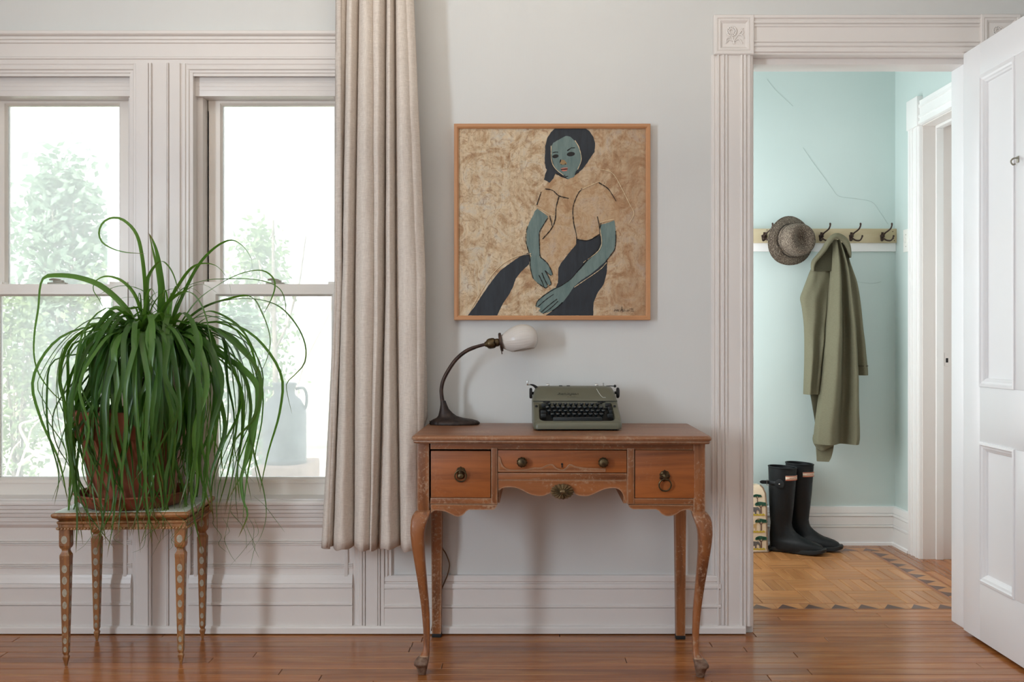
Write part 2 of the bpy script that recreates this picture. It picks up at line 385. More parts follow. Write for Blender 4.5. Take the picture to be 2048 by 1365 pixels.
def rows(xa, xb, ya, yb):
    n = max(1, round((yb - ya) / BW)); bw = (yb - ya) / n
    for i in range(n):
        y1 = yb - i * bw; x = xa
        first = rp.uniform(.25, 1.3)
        while x < xb - .05:
            L = first if x == xa else rp.uniform(.7, 1.9)
            e = x + L if xb - (x + L) > .25 else xb
            plank(x, e, y1 - bw, y1, M['oak']); x = e
rows(XL, XR, -20 * BW, 0)                   # boards across the room, down to the camera's side
m_far = MB()                                 # the boards behind, too many to pick apart, joined
for i in range(20, int(-YR / BW)):
    y1 = -i * BW; x = XL
    while x < XR - .05:
        e = x + rp.uniform(.8, 2); e = XR if XR - e < .3 else e
        m_far.box(x + .0008, e - .0008, y1 - BW + .0008, y1 - .0008, -.012, 0); x = e
tag(m_far.build('floorboards', M['oak'], floor, smooth=0), kind='stuff')
rows(DX[0], DX[1], 0, YB)                   # through the doorway
rows(HX0, HX1, YB, .308)
# threshold side: inlaid border lines and triangles
def strip(x0, x1, y0, y1, mat, name='border_strip', axis='x'): return plank(x0, x1, y0, y1, mat, name, .0004, axis, .0006)
YA, YBd = .308, .404                        # front border
XA, XB = 1.822, 1.926                       # right border
YC, YD = 1.392, 1.478                       # back border
strip(HX0, XB, .308, .314, M['parquet_red']); strip(HX0, XB, .314, .3185, M['parquet_x'])
strip(HX0, XA, .3925, .398, M['parquet_red']); strip(HX0, XA, .398, YBd, M['parquet_x'])
def tri_run(x0, x1, y0, y1, pitch, axis):
    """light ground pieces with dark triangles let in, all flush."""
    n = int((x1 - x0) / pitch + .5)
    for i in range(n):
        a = x0 + i * pitch; b = min(a + pitch, x1); base = (b - a) * .78
        t = [(a, y0), (a + base, y0), (a + base * .45, y1 - (y1 - y0) * .12)]
        g1 = [(a, y1), (a, y0), (a + base * .45, y1 - (y1 - y0) * .12), (a + base, y0), (b, y0), (b, y1)]
        for nm, poly, mt, z in (('inlay_triangle', t, M['parquet_dark'], .0001), ('inlay_ground', g1, M['parquet_x'], 0)):
            cx = sum(p[0] for p in poly) / len(poly); cy = sum(p[1] for p in poly) / len(poly)
            q = [((p - cx) * .985, (r - cy) * .975) for p, r in poly]
            if axis == 'y': q = [(-r, p) for p, r in q]; loc = (XB - .022 - (cy - YINL), cx, z)
            else: loc = (cx, cy, z)
            o = MB(); o.prism(q, lambda p, r, h: (p, r, h), -.012, 0)
            o.build(nm, mt, floor, smooth=0, loc=loc)
tri_run(HX0 + .04, XB, .3185, .3925, .1075, 'x')
YINL = 0
strip(XA, XA + .006, YBd - .006, YD, M['parquet_x'], axis='y'); strip(XA + .006, XA + .020, YBd - .006, YD, M['parquet_red'], axis='y')
strip(XB - .012, XB - .006, .32, YD, M['parquet_x'], axis='y'); strip(XB - .006, XB, .32, YD, M['parquet_red'], axis='y')
YINL = 0.0
def tri_run_y(y0, y1, x0, x1, pitch):
    n = int((y1 - y0) / pitch)
    for i in range(n):
        a = y0 + i * pitch; b = a + pitch if i < n - 1 else y1; base = (b - a) * .78
        t = [(x0, a), (x0, a + base), (x1 - (x1 - x0) * .12, a + base * .55)]
        g1 = [(x1, a), (x1, b), (x0, b), (x0, a + base), (x1 - (x1 - x0) * .12, a + base * .55), (x0, a)]
        for nm, poly, mt in (('inlay_triangle', t, M['parquet_dark']), ('inlay_ground', g1, M['parquet_x'])):
            cx = sum(p[0] for p in poly) / len(poly); cy = sum(p[1] for p in poly) / len(poly)
            o = MB(); o.prism([((p - cx) * .975, (r - cy) * .985) for p, r in poly], lambda p, r, h: (p, r, h), -.012, 0)
            o.build(nm, mt, floor, smooth=0, loc=(cx, cy, 0))
tri_run_y(.398, YC, XA + .020, XB - .012, .1075)
strip(HX0, XA, YC, YC + .006, M['parquet_red']); strip(HX0, XB, YD - .006, YD, M['parquet_red'])
tri_run(HX0 + .02, XB - .012, YC + .006, YD - .006, .1075, 'x')
rows(HX0, XB, YD, HY1)
yy = XB; n = 2                               # boards along the right hall wall
for i in range(n):
    bw = (HX1 - XB) / n
    plank(XB + i * bw, XB + (i + 1) * bw, .308, .95 + .2 * i, M['oak'], axis='y'); plank(XB + i * bw, XB + (i + 1) * bw, .95 + .2 * i, HY1, M['oak'], axis='y')
plank(HX1, HX1 + .2, HD[0], HD[1], M['oak'], axis='y')
# basket-weave field
cs = (YC - YBd) / 5.0; nx = int((XA - HX0) / cs) + 1
for i in range(nx):
    for j in range(5):
        x1 = XA - i * cs; x0 = max(HX0, x1 - cs); y0 = YBd + j * cs; y1 = y0 + cs
        if x1 - x0 < .01: continue
        for k in range(4):
            if (i + j) % 2: plank(x0, x1, lerp(y0, y1, k / 4), lerp(y0, y1, (k + 1) / 4), M['parquet_x'], 'parquet_strip', .0012)
            else: plank(lerp(x0, x1, k / 4), lerp(x0, x1, (k + 1) / 4), y0, y1, M['parquet_x'], 'parquet_strip', .0012, 'y')

# ---------------------------------------------------------------- mouldings of the window wall
YT = -.016
def mold_h(name, prof, x0, x1, mat, parent=None, back=.001):
    poly = [(PZ(py, YT), d) for py, d in prof]; poly = [(poly[0][0], -back)] + poly + [(poly[-1][0], -back)]
    return MB().prism(poly, lambda z, d, x: (x, -d, z), x0, x1).build(name, mat, parent, smooth=0)
def mold_v(name, prof, z0, z1, mat, parent=None, back=.001):
    poly = [(PX(px, YT), d) for px, d in prof]; poly = [(poly[0][0], -back)] + poly + [(poly[-1][0], -back)]
    return MB().prism(poly, lambda x, d, z: (x, -d, z), z0, z1).build(name, mat, parent, smooth=0)
def mirror(prof, c): return [(2 * c - p, d) for p, d in reversed(prof)]

mull_half = [(321, .020), (334, .020), (334.6, .015), (335.4, .024), (337.5, .025), (338.5, .015), (339.5, .020), (360, .020), (361, .013), (364, .011),
             (365, .015), (370, .015), (371, .010), (376, .011), (378, .006), (384, .005)]
mull_left = [(258, .005), (264, .006), (266, .011), (270, .011), (271.5, .015), (274, .015), (275, .020), (296.5, .020), (297.3, .013), (298.6, .013), (299.4, .023), (303, .023), (304, .013), (305.6, .013), (306.4, .020), (321, .020)]
trim_w = thing('trim_1', 'cream painted casing around and between the two windows down to the floor', 'window casing', kind='structure')
ZT = PZ(126, YT)
mold_v('mullion_casing', mull_left + mull_half[1:], PZ(1252, YT), ZT, M['trim'], trim_w)
right_prof = [(702, .005), (708, .006), (710, .011), (714, .011), (716, .015), (718, .015), (719, .020), (724, .020), (724.8, .013), (726, .013), (727, .023), (730, .023), (731, .014), (732, .020),
              (755, .020), (756, .014), (757, .023), (760, .023), (761, .014), (762, .020), (768, .020), (769, .018)]
mold_v('side_casing', right_prof, PZ(1252, YT), ZT, M['trim'], trim_w)
mold_v('side_casing', mirror(right_prof, 321.5), PZ(1252, YT), ZT, M['trim'], trim_w)
head_prof = [(62.5, .028), (64, .034), (69, .034), (71, .030), (73, .018), (75, .018), (76, .024), (79, .024), (80, .017), (82, .017), (83, .021), (85.5, .021), (86.5, .014),
             (112, .014), (113, .012), (114, .019), (117, .019), (118.5, .013), (126.5, .013)]
mold_h('head_casing', head_prof, PX(-128, YT), PX(771, YT), M['trim'], trim_w)
for a in (WL, WR):
    # stepped inner head, dying into the reveal
    inner = [(126.5, .013), (129, .010), (130, .010), (132, .012), (137, .012), (139, .006), (143, .006), (145, .002), (150, .002)]
    mold_h('inner_head_molding', inner, a[0] - U(8), a[1] + U(8), M['trim'], trim_w)
# apron below the sills
apron = [(999, .030), (1000, .046), (1003, .050), (1007, .050), (1009, .040), (1011, .042), (1016, .042), (1017.5, .034), (1018.5, .036), (1024, .036), (1026, .028), (1027.5, .031), (1033, .029),
         (1035, .020), (1037, .023), (1043, .022), (1045, .014), (1047, .016), (1050, .015), (1057, .005), (1081, .005), (1082, .009), (1083.5, .009), (1084.5, .005), (1085.5, .010), (1087.5, .010),
         (1088.5, .005), (1089.5, .009), (1091, .009), (1092, .005), (1127.5, .005), (1128.5, .009), (1130, .009), (1131, .005), (1132, .010), (1134, .010), (1135, .005), (1136, .009),
         (1137.5, .009), (1138.5, .005), (1149.5, .006), (1150.5, .010), (1156, .013), (1160, .016), (1167, .019), (1168, .016), (1170, .021), (1175, .022), (1176.5, .014), (1178, .018), (1204.5, .018), (1206, .023),
         (1209.5, .023), (1211, .014), (1212, .018), (1252, .018)]
shoe = [(1251, .018), (1252, .026), (1255, .030), (1265.6, .031)]
base = [(1151, .002), (1152, .012), (1155, .015), (1163, .017), (1165, .013), (1167, .013), (1168, .019), (1171, .020), (1173, .021), (1177, .021), (1178.5, .014), (1180, .018), (1209.5, .018), (1211, .023),
        (1214.5, .023), (1216, .014), (1217, .018), (1252, .018)]
for i, a in enumerate((WL, WR)):
    ap = mold_h('window_apron_%s' % ('a' if i == 0 else 'b'), apron, a[0] - U(4), a[1] + U(4), M['trim'], trim_w); ap.name = 'window_apron'
    # upright fillets at both ends of the panel under the sill
    for s in (0, 1):
        xe = a[s] + (U(9) if s == 0 else -U(9))
        MB().box(xe - U(4), xe + U(4), -.012, 0, PZ(1160, YT), PZ(1052, YT), .003).build('panel_molding', M['trim'], trim_w)
for i, (x0, x1, lab) in enumerate(((WL[0] - U(70), PX(770, YT), 'white shoe molding on the floor under the windows'),)):
    mold_h('shoe_molding', shoe, x0, x1, M['trim'], trim_w)
MB().box(PX(374, -.02), PX(381, -.02), -.022, -.001, PZ(1150, -.02), PZ(1056, -.02), .004).build('upright_fillet', M['trim'], trim_w)
bb = thing('baseboard_front', 'tall white molded baseboard behind the desk between window casing and doorway', 'baseboard', kind='structure')
mold_h('molded_board', base, PX(769, YT), PX(1441, YT), M['trim'], bb)
mold_h('shoe_molding', shoe, PX(770, YT), PX(1490, YT), M['trim'], bb)
# small upright moldings that frame the wall panel
mold_v('panel_molding', [(769, .012), (771, .016), (775, .016), (776, .010), (780, .010), (782, .013), (784, .002)], PZ(1153, YT), PZ(60, YT), M['trim'], bb)
mold_v('panel_molding', [(1424, .002), (1426, .009), (1430, .010), (1431, .007), (1434, .009), (1435, .006)], PZ(1153, YT), PZ(108, YT), M['trim'], bb)

# door casing with rosette blocks
trim_d = thing('trim_2', 'white fluted door casing with carved rosette blocks at its upper corners', 'door casing', kind='structure')
dprof = [(1434, .012), (1434.5, .021), (1437, .022), (1438, .015), (1443, .015), (1444, .022), (1447, .023), (1449, .016), (1450, .016), (1451, .021), (1454, .021), (1455, .015), (1480, .015), (1481, .020),
         (1484, .022), (1485, .016), (1486.5, .016), (1487.5, .022), (1491, .023), (1492, .016), (1495, .016), (1496, .019), (1500, .019), (1501, .013), (1505, .012)]
mold_v('side_casing', dprof, PZ(1253, YT), PZ(107, YT), M['trim'], trim_d)
mold_v('side_casing', mirror(dprof, 1736), PZ(1263, YT), PZ(107, YT), M['trim'], trim_d)
dhead = [(30, .020), (31, .024), (36, .024), (38, .016), (40, .016), (42, .022), (46, .022), (48, .015), (49, .020), (52, .020), (54, .014), (80, .014), (81, .019), (84, .021), (85, .015), (87, .015), (88, .021), (92, .022), (94, .015),
         (97, .015), (98, .019), (103, .019), (105, .012), (107.5, .011)]
mold_h('head_casing', dhead, PX(1507, YT), PX(1966, YT), M['trim'], trim_d)
def rosette(px0, px1, py0, py1):
    x0, x1, z0, z1 = PX(px0, -.03), PX(px1, -.03), PZ(py1, -.03), PZ(py0, -.03)
    cx, cz, h = (x0 + x1) / 2, (z0 + z1) / 2, (x1 - x0) / 2
    sq = lambda r, y: [(cx - r, y, cz - r), (cx + r, y, cz - r), (cx + r, y, cz + r), (cx - r, y, cz + r)]
    o = MB(); o.loft([sq(h, -.001), sq(h, -.024), sq(h * .96, -.028), sq(h * .84, -.028), sq(h * .80, -.024), sq(h * .76, -.027), sq(h * .70, -.027), sq(h * .58, -.018), sq(.002, -.018)], cap=False)
    b = o.build('rosette_block', M['trim'], trim_d, smooth=0)
    f = MB()                                 # raised flower: two blossoms, stems, leaves
    def ringp(u, v, r, n=18): f.tube([(cx + h * (u + r * math.cos(2 * PI * k / n)), -.021, cz + h * (v + r * math.sin(2 * PI * k / n))) for k in range(n + 1)], .0024, 6)
    def stroke(pts, r=.0026): f.tube(catmull([(cx + h * u, -.0205, cz + h * v) for u, v in pts], 12), r, 6)
    ringp(-.12, .18, .24); ringp(-.12, .18, .12)
    for k in range(6):
        a = 2 * PI * k / 6; ringp(-.12 + .18 * math.cos(a), .18 + .18 * math.sin(a), .055, 8)
    stroke([(-.1, -.08), (-.02, -.3), (.02, -.45)]); stroke([(.45, .34), (.3, .12), (.1, -.12), (0, -.32), (-.02, -.45)])
    stroke([(-.42, -.42), (-.25, -.25), (-.05, -.3)]); stroke([(.42, -.44), (.25, -.22), (.05, -.3)]); stroke([(.36, .3), (.46, .12), (.36, .02), (.24, .06)]); stroke([(-.42, -.42), (-.36, -.18), (-.2, -.12)])
    stroke([(.2, -.02), (.3, .02), (.44, -.06), (.5, -.2)])
    f.build('carved_flower', M['trim'], b)
rosette(1429, 1509, 28, 107.5); rosette(1963, 2043, 26, 107.5)
# jamb lining and stop of the doorway
MB().box(DX[1] - .004, DX[1] + .001, .002, YB + .01, 0, DZ).build('jamb', M['door'], trim_d, smooth=0)
MB().box(DX[0] - .001, DX[0] + .004, .002, YB + .01, 0, DZ).build('jamb', M['trim'], trim_d, smooth=0)
MB().box(DX[0], DX[1], .002, YB + .01, DZ - .004, DZ + .001).build('head_jamb', M['trim'], trim_d, smooth=0)
MB().box(DX[0] + .004, DX[0] + .018, .05, YB, 0, DZ - .02, .002).build('door_stop', M['trim'], trim_d)
MB().box(DX[1] - .018, DX[1] - .004, .05, YB, 0, DZ - .02, .002).build('door_stop', M['door'], trim_d)
MB().box(DX[0] + .004, DX[1] - .004, .05, YB, DZ - .026, DZ - .004, .002).build('door_stop', M['trim'], trim_d)
MB().box(DX[0] + .001, DX[0] + .006, .008, .03, PZ(745), PZ(715), .001).build('strike_plate', M['brass'], trim_d)

# ---------------------------------------------------------------- windows
def ring_frame(x0, x1, z0, z1, wl, wr, wb, wt, y0, y1, c=.004):
    """rectangular frame of four members as one mesh: outer x0..x1/z0..z1, member widths, depth y0..y1 with a chamfer to the glass."""
    o = MB(); a = (x0, z0, x1, z1); b = (x0 + wl, z0 + wb, x1 - wr, z1 - wt)
    rc = lambda q, e, y: [(q[0] + e, y, q[1] + e), (q[2] - e, y, q[1] + e), (q[2] - e, y, q[3] - e), (q[0] + e, y, q[3] - e)]
    o.loft([rc(a, 0, y1), rc(a, 0, y0), rc(b, -c, y0), rc(b, 0, y0 + c * 1.6), rc(b, 0, y1)], cap=False)
    o.f += [(i, (i + 1) % 4, 16 + (i + 1) % 4, 16 + i) for i in range(4)]
    return o
def window(name, a, glass, label):
    w = thing(name, label, 'window', kind='structure')
    z0, z1 = WZ
    # jamb boards, head board, sill board
    MB().box(a[0] - .001, a[0] + .004, .001, YB, z0, z1).box(a[1] - .004, a[1] + .001, .001, YB, z0, z1).build('jamb', M['trim'], w, smooth=0)
    MB().box(a[0], a[1], .024, .09, PZ(192, .024), z1, .002).build('header_board', M['trim'], w)
    for k in (165, 172, 180): MB().box(a[0] + .005, a[1] - .005, .0225, .025, PZ(k + .5, .024), PZ(k - .5, .024)).build('header_bead', M['trim'], w, smooth=0)
    s = MB(); s.prism([(-.030, PZ(1001, -.03)), (-.030, PZ(998, -.03)), (.03, PZ(990, .03)), (YB + .03, PZ(988, .12)), (YB + .03, z0 - .03), (-.0, z0 - .03)], lambda y, z, x: (x, y, z), a[0] + .001, a[1] - .001)
    s.build('window_sill', M['trim'], w, smooth=0)
    g0, g1 = glass
    # parting strips and vinyl track
    for sgn, e, ge in ((1, a[0], g0), (-1, a[1], g1)):
        xs = [e + sgn * .004, e + sgn * .026]
        MB().box(xs[0], xs[1], .045, .13, PZ(990, .05), PZ(193, .05), .002).build('parting_strip', M['trim'], w)
        MB().box(xs[1] - sgn * .0, xs[1] + sgn * .024, .10, .135, PZ(990, .1), PZ(150, .1), .002).build('sash_track', M['track'], w)
        MB().box(xs[1] + sgn * .002, xs[1] + sgn * .006, .098, .101, PZ(600, .1), PZ(222, .1)).build('track_slot', M['black'], w, smooth=0)
    # lower sash (inside) and upper sash (outside)
    lz0, lz1, gz0, gz1 = PZ(998, .045), PZ(568, .040), PZ(954, .057), PZ(592, .045)
    lo = ring_frame(a[0] + .027, a[1] - .027, lz0, lz1, g0 - a[0] - .027, a[1] - .027 - g1, gz0 - lz0, lz1 - gz1, .040, .075, .007).build('lower_sash', M['vinyl'], w)
    MB().box(g0 - .004, g1 + .004, .058, .064, gz0 - .004, gz1 + .004).build('pane', M['glass'], lo, smooth=0)
    MB().box(g0 - .02, g1 + .02, .0365, .042, PZ(966.5, .04), PZ(964, .04), .001).build('rail_bead', M['vinyl'], lo)
    uz0, uz1 = PZ(590, .1), PZ(170, .1)
    ug1 = PZ(212, .116)
    up = ring_frame(a[0] + .030, a[1] - .030, uz0, uz1, g0 - a[0] - .030, a[1] - .030 - g1, .04, uz1 - ug1, .098, .132, .007).build('upper_sash', M['vinyl'], w)
    MB().box(g0 - .004, g1 + .004, .116, .122, uz0 + .036, ug1 + .004).build('pane', M['glass'], up, smooth=0)
    # sash lock on the meeting rail
    cx = (g0 + g1) / 2
    k = MB(); k.box(cx - .034, cx + .034, .048, .075, lz1 - .001, lz1 + .007, .003).box(cx - .014, cx + .022, .050, .072, lz1 + .006, lz1 + .016, .004)
    k.tube([(cx + .012, .06, lz1 + .014), (cx - .012, .052, lz1 + .019), (cx - .026, .048, lz1 + .017)], [.005, .0045, .003], 8)
    k.build('sash_lock', M['track'], lo)
    k = MB(); k.box(g1 - .012, a[1] - .03, .045, .078, lz1 - .001, lz1 + .009, .002); k.build('tilt_latch', M['vinyl'], lo)
    k = MB(); k.box(g0 + .012, a[0] + .03, .045, .078, lz1 - .001, lz1 + .009, .002); k.build('tilt_latch', M['vinyl'], lo)
    return w
window('window_1', WL, (U(-1039), U(-809)), 'white double-hung window behind the potted palm, cut by the left photo edge')
window('window_2', WR, (U(-596), U(-366)), 'white double-hung window with the milk can seen through its glass, beside the curtain')

# ---------------------------------------------------------------- hall trim
def hprof_z(prof, dy=0): return [(CZ - (py - 682) * 1.432 * S, d) for py, d in prof]
hbase = [(1012, .002), (1013, .014), (1018, .016), (1025, .018), (1026, .013), (1027, .021), (1031, .022), (1032, .014), (1033, .018), (1048, .018), (1049, .013), (1050, .022), (1053, .022), (1054, .014), (1055, .018), (1083, .018), (1084, .026), (1089.5, .028)]
poly = hprof_z(hbase); poly = [(poly[0][0], -.001)] + poly + [(0, .028), (0, -.001)]
bhb = MB().prism(poly, lambda z, d, x: (x, HY1 - d, z), HX0, HX1 - .001).build('baseboard_hall_back', M['hall_trim'], smooth=0)
struct(bhb, 'white molded baseboard along the aqua wall behind the boots', 'baseboard')
bhr = MB().prism(poly, lambda z, d, y: (HX1 - d, y, z), HD[1] + .125, HY1 - .001).build('baseboard_hall_right', M['hall_trim'], smooth=0)
struct(bhr, 'short white baseboard between the hall corner and the hall door casing', 'baseboard')
trim_h = thing('trim_3', 'white casing with corner block round the hall door opening at right', 'door casing', kind='structure')
cp = [(0, .012), (.004, .024), (.018, .024), (.021, .017), (.034, .017), (.037, .023), (.048, .023), (.051, .016), (.085, .016), (.088, .022), (.1, .022), (.103, .016), (.12, .018), (.123, .012), (.125, 0)]
def hall_side(y0, sg):
    pl = [(y0 + sg * (.125 - u), d) for u, d in cp] + [(y0, -.001), (y0 + sg * .125, -.001)]
    MB().prism(pl, lambda y, d, z: (HX1 - d, y, z), 0, HD[2]).build('side_casing', M['hall_trim'], trim_h, smooth=0)
hall_side(HD[1], 1); hall_side(HD[0], -1)
pl = [(HD[2] + u, d) for u, d in cp] + [(HD[2] + .125, -.001), (HD[2], -.001)]
MB().prism(pl, lambda z, d, y: (HX1 - d, y, z), HD[0], HD[1] - .0).build('head_casing', M['hall_trim'], trim_h, smooth=0)
for yc in (HD[1] + .0625, HD[0] - .0625):
    MB().box(HX1 - .030, HX1 + .001, yc - .066, yc + .066, HD[2] - .003, HD[2] + .145, .004).build('corner_block', M['hall_trim'], trim_h)
MB().box(HX1 - .001, HX1 + .2, HD[1] - .004, HD[1] + .001, 0, HD[2]).box(HX1 - .001, HX1 + .2, HD[0] - .001, HD[0] + .004, 0, HD[2]).box(HX1 - .001, HX1 + .2, HD[0], HD[1], HD[2] - .004, HD[2] + .001).build('jamb', M['trim'], trim_h, smooth=0)
MB().box(HX1 + .061, HX1 + .096, HD[1] - .018, HD[1] - .004, 0, HD[2] - .018, .002).box(HX1 + .061, HX1 + .096, HD[0], HD[1] - .004, HD[2] - .018, HD[2] - .004, .002).build('door_stop', M['hall_trim'], trim_h)
sp = MB().box(HX1 + .106, HX1 + .128, HD[1] - .0065, HD[1] - .003, .955, 1.02, .001).build('strike_plate', M['trim'], trim_h)
MB().box(HX1 + .112, HX1 + .123, HD[1] - .0075, HD[1] - .006, .972, .994).build('strike_hole', M['black'], sp, smooth=0)
d2 = MB().box(HX1 + .2, HX1 + .24, HD[0] - .02, HD[1] + .02, 0, HD[2] + .02, .003).build('door_2', M['hall_trim'])
struct(d2, 'closed white door at the back of the hall door opening', 'door')

# ---------------------------------------------------------------- open door at the right
d1 = thing('door_1', 'open white four-panel door swung into the room at the right edge', 'door', (U(925), -.008, .012), kind='structure')
# local: X = thickness (towards the left is the seen face), Y = towards the camera (negative), Z up
TH = U(24); HT = 2.127; WD = .845
def slab(name, ya, yb, z0, z1, x0=-TH, x1=0, c=.0015): return MB().box(x0, x1, -yb, -ya, z0, z1, c).build(name, M['door'], d1)
st, mid = .125, .115
pz = [(.208, .706), (.905, 2.012)]
pyy = [(st, (WD - mid) / 2), ((WD + mid) / 2, WD - st)]
slab('stile', 0, st, 0, HT); slab('stile', WD - st, WD, 0, HT)
for z0, z1 in ((0, pz[0][0]), (pz[0][1], pz[1][0]), (pz[1][1], HT)): slab('rail', st, WD - st, z0, z1)
for z0, z1 in pz: slab('muntin', pyy[0][1], pyy[1][0], z0, z1)
for z0, z1 in pz:
    for ya, yb in pyy:
        slab('panel', ya - .004, yb + .004, z0 - .004, z1 + .004, -TH + .014, -.014, 0)
        for xf, sg in ((-TH, 1), (0, -1)):
            rc = lambda e, x: [(x, -ya - e, z0 + e), (x, -yb + e, z0 + e), (x, -yb + e, z1 - e), (x, -ya - e, z1 - e)]
            o = MB(); o.loft([rc(-.002, xf + sg * .004), rc(.0, xf - sg * .004), rc(.008, xf - sg * .005), rc(.012, xf - sg * .001), rc(.019, xf + sg * .001), rc(.023, xf + sg * .005), rc(.028, xf + sg * .008), rc(.032, xf + sg * .015)], cap=False)
            o.build('panel_molding', M['door'], d1, smooth=0)
hk = MB(); yh = -.388 + .0; zh = 1.662
hk.box(-TH - .003, -TH, yh - .006, yh + .006, zh - .008, zh + .014, .001)
hk.tube(catmull([(-TH - .002, yh, zh + .008), (-TH - .016, yh, zh + .006), (-TH - .024, yh, zh - .004), (-TH - .018, yh, zh - .014), (-TH - .010, yh, zh - .012)], 14), .0028, 8)
hk.build('robe_hook', M['track'], d1)
for z in (.25, 1.05, 1.85):
    MB().tube([(-.0, .006, z - .045), (-.0, .006, z + .045)], .006, 10).build('hinge', M['door'], d1)

# ================================================================ gilt plant stool
SX, SY, SRZ = -1.299, -.226, math.radians(3.2)
stool = thing('plant_stool', 'small gilt wooden stool with pale marble top under the potted palm', 'stool', (SX, SY, 0), SRZ)
HXs, HYs = .207, .158                         # outer half sizes of the frame
zt = .514
def rect_ring(hx, hy, z, r=.004, n=3):
    out = []
    for sx, sy, a0 in ((1, 1, 0), (-1, 1, PI / 2), (-1, -1, PI), (1, -1, 3 * PI / 2)):
        for k in range(n + 1):
            a = a0 + PI / 2 * k / n; out.append(Vector((sx * (hx - r) + r * math.cos(a), sy * (hy - r) + r * math.sin(a), z)))
    return out
o = MB(); o.loft([rect_ring(HXs - .004, HYs - .004, zt - .03), rect_ring(HXs + .004, HYs + .004, zt - .022), rect_ring(HXs + .014, HYs + .014, zt - .017), rect_ring(HXs + .018, HYs + .018, zt - .010, .008), rect_ring(HXs + .016, HYs + .016, zt - .004, .008), rect_ring(HXs + .010, HYs + .010, zt - .001, .008), rect_ring(.0, .0, zt - .003, 0)], cap=False)
o.build('top_frame', M['gilt'], stool)
MB().loft([rect_ring(HXs + .007, HYs + .007, zt - .004, .006), rect_ring(HXs + .007, HYs + .007, zt + .001, .006), rect_ring(HXs + .005, HYs + .005, zt + .002, .006)]).build('marble_top', M['marble'], stool)
def apron_side(cx, cy, L, rz):
    prof = [(0, zt - .030), (.003, zt - .032), (.003, zt - .037), (0, zt - .040), (-.002, zt - .042), (-.002, zt - .050), (.002, zt - .053), (.004, zt - .0555), (.004, zt - .0585), (-.012, zt - .0585), (-.012, zt - .030)]
    c, s = math.cos(rz), math.sin(rz)
    o = MB().prism(prof, lambda d, z, t: (cx + c * t + s * d, cy + s * t - c * d, z), -L, L); o.build('apron_rail', M['gilt'], stool, smooth=0)
    b = MB(); n = int(2 * L / .0105)
    for k in range(n):
        t = -L + (k + .5) * 2 * L / n; p = Vector((cx + c * t + s * .004, cy + s * t - c * .004, zt - .0545))
        b.lathe([(.0008, -.0042), (.0034, -.003), (.0046, 0), (.0034, .003), (.0008, .0042)], 6, Matrix.Translation(p))
    tag(b.build('bead_molding', M['gilt'], stool), kind='stuff')
apron_side(0, -HYs, HXs, 0); apron_side(0, HYs, HXs, PI); apron_side(HXs, 0, HYs, PI / 2); apron_side(-HXs, 0, HYs, -PI / 2)
def sq(cx, cy, h, z, ch=.12): 
    c = h * ch
    return [Vector((cx + x, cy + y, z)) for x, y in ((-h + c, -h), (h - c, -h), (h, -h + c), (h, h - c), (h - c, h), (-h + c, h), (-h, h - c), (-h, -h + c))]
for sx in (-1, 1):
    for sy in (-1, 1):
        cx, cy = sx * (HXs - .020), sy * (HYs - .020)
        leg = MB().loft([sq(cx, cy, .0175, zt - .030), sq(cx, cy, .0175, .402), sq(cx, cy, .0155, .394), sq(cx, cy, .0115, .390), sq(cx, cy, .0105, .385), sq(cx, cy, .0120, .379), sq(cx, cy, .0165, .370), sq(cx, cy, .0165, .362),
                         sq(cx, cy, .0160, .355), sq(cx, cy, .0093, .046), sq(cx, cy, .0070, .041), sq(cx, cy, .0062, .037), sq(cx, cy, .0090, .033), sq(cx, cy, .0090, .029), sq(cx, cy, .0030, .0005)]).build('leg', M['gilt'], stool, smooth=0)
        ov = MB()
        for z in (.422, .325, .287, .246, .205, .164, .124, .086, .058):
            h = .0172 if z > .4 else lerp(.0093, .0160, (z - .046) / .309)
            for nx, ny in ((0, -1), (1, 0), (0, 1), (-1, 0)):
                a_, b_ = h * .58, min(.0135, h * 1.0)
                pts = []
                for k in range(12):
                    t = 2 * PI * k / 12; u, v = a_ * math.cos(t), b_ * math.sin(t)
                    dh = 0 if z > .4 else v * (.0067 / .309)
                    e = h + dh + .0005
                    pts.append((cx + nx * e - ny * u, cy + ny * e + nx * u, z + v))
                ov.add(pts, [tuple(range(12))])
        tag(ov.build('painted_ovals', M['gilt_oval'], leg, smooth=0), kind='stuff')

# ================================================================ saucer and potted ponytail palm
PCX, PCY = -1.31, -.232
sa = MB(); zb = zt + .002
sa.lathe([(.001, 0), (.150, 0), (.158, .003), (.178, .022), (.188, .040), (.192, .044), (.190, .048), (.182, .047), (.172, .024), (.152, .010), (.001, .009)], 56, cap=False)
tag(sa.build('plant_saucer', M['terracotta'], loc=(PCX, PCY, zb)), 'wide round terracotta saucer on the marble stool top under the pot', 'saucer')
palm = thing('potted_palm', 'ponytail palm with long drooping strap leaves in a terracotta pot, in front of the windows', 'potted plant', (PCX, PCY, zb + .0095))
pz0 = 0.0
po = MB(); po.lathe([(.001, 0), (.132, 0), (.135, .003), (.158, .150), (.168, .222), (.171, .226), (.184, .226), (.186, .230), (.190, .306), (.189, .314), (.184, .318), (.176, .317), (.172, .308), (.168, .240), (.001, .235)], 64, cap=False)
po.build('pot', M['terracotta'], palm)
MB().lathe([(.174, .285), (.12, .292), (.05, .298), (.001, .30)], 32, cap=False).build('soil', M['soil'], palm)
def pw(px, py, y): v = P3(px, py, y); return v - Vector((PCX, PCY, zb + .0095))
def bark(pts, rr, nm='trunk'):
    o = MB(); o.tube(catmull(pts, 20), [interp([(0, rr[0]), (.5, rr[1]), (1, rr[2])], i / 19)[0] for i in range(20)], 14); o.build(nm, M['bark'], palm)
HA = pw(284, 702, PCY); HB = pw(338, 690, PCY + .03)
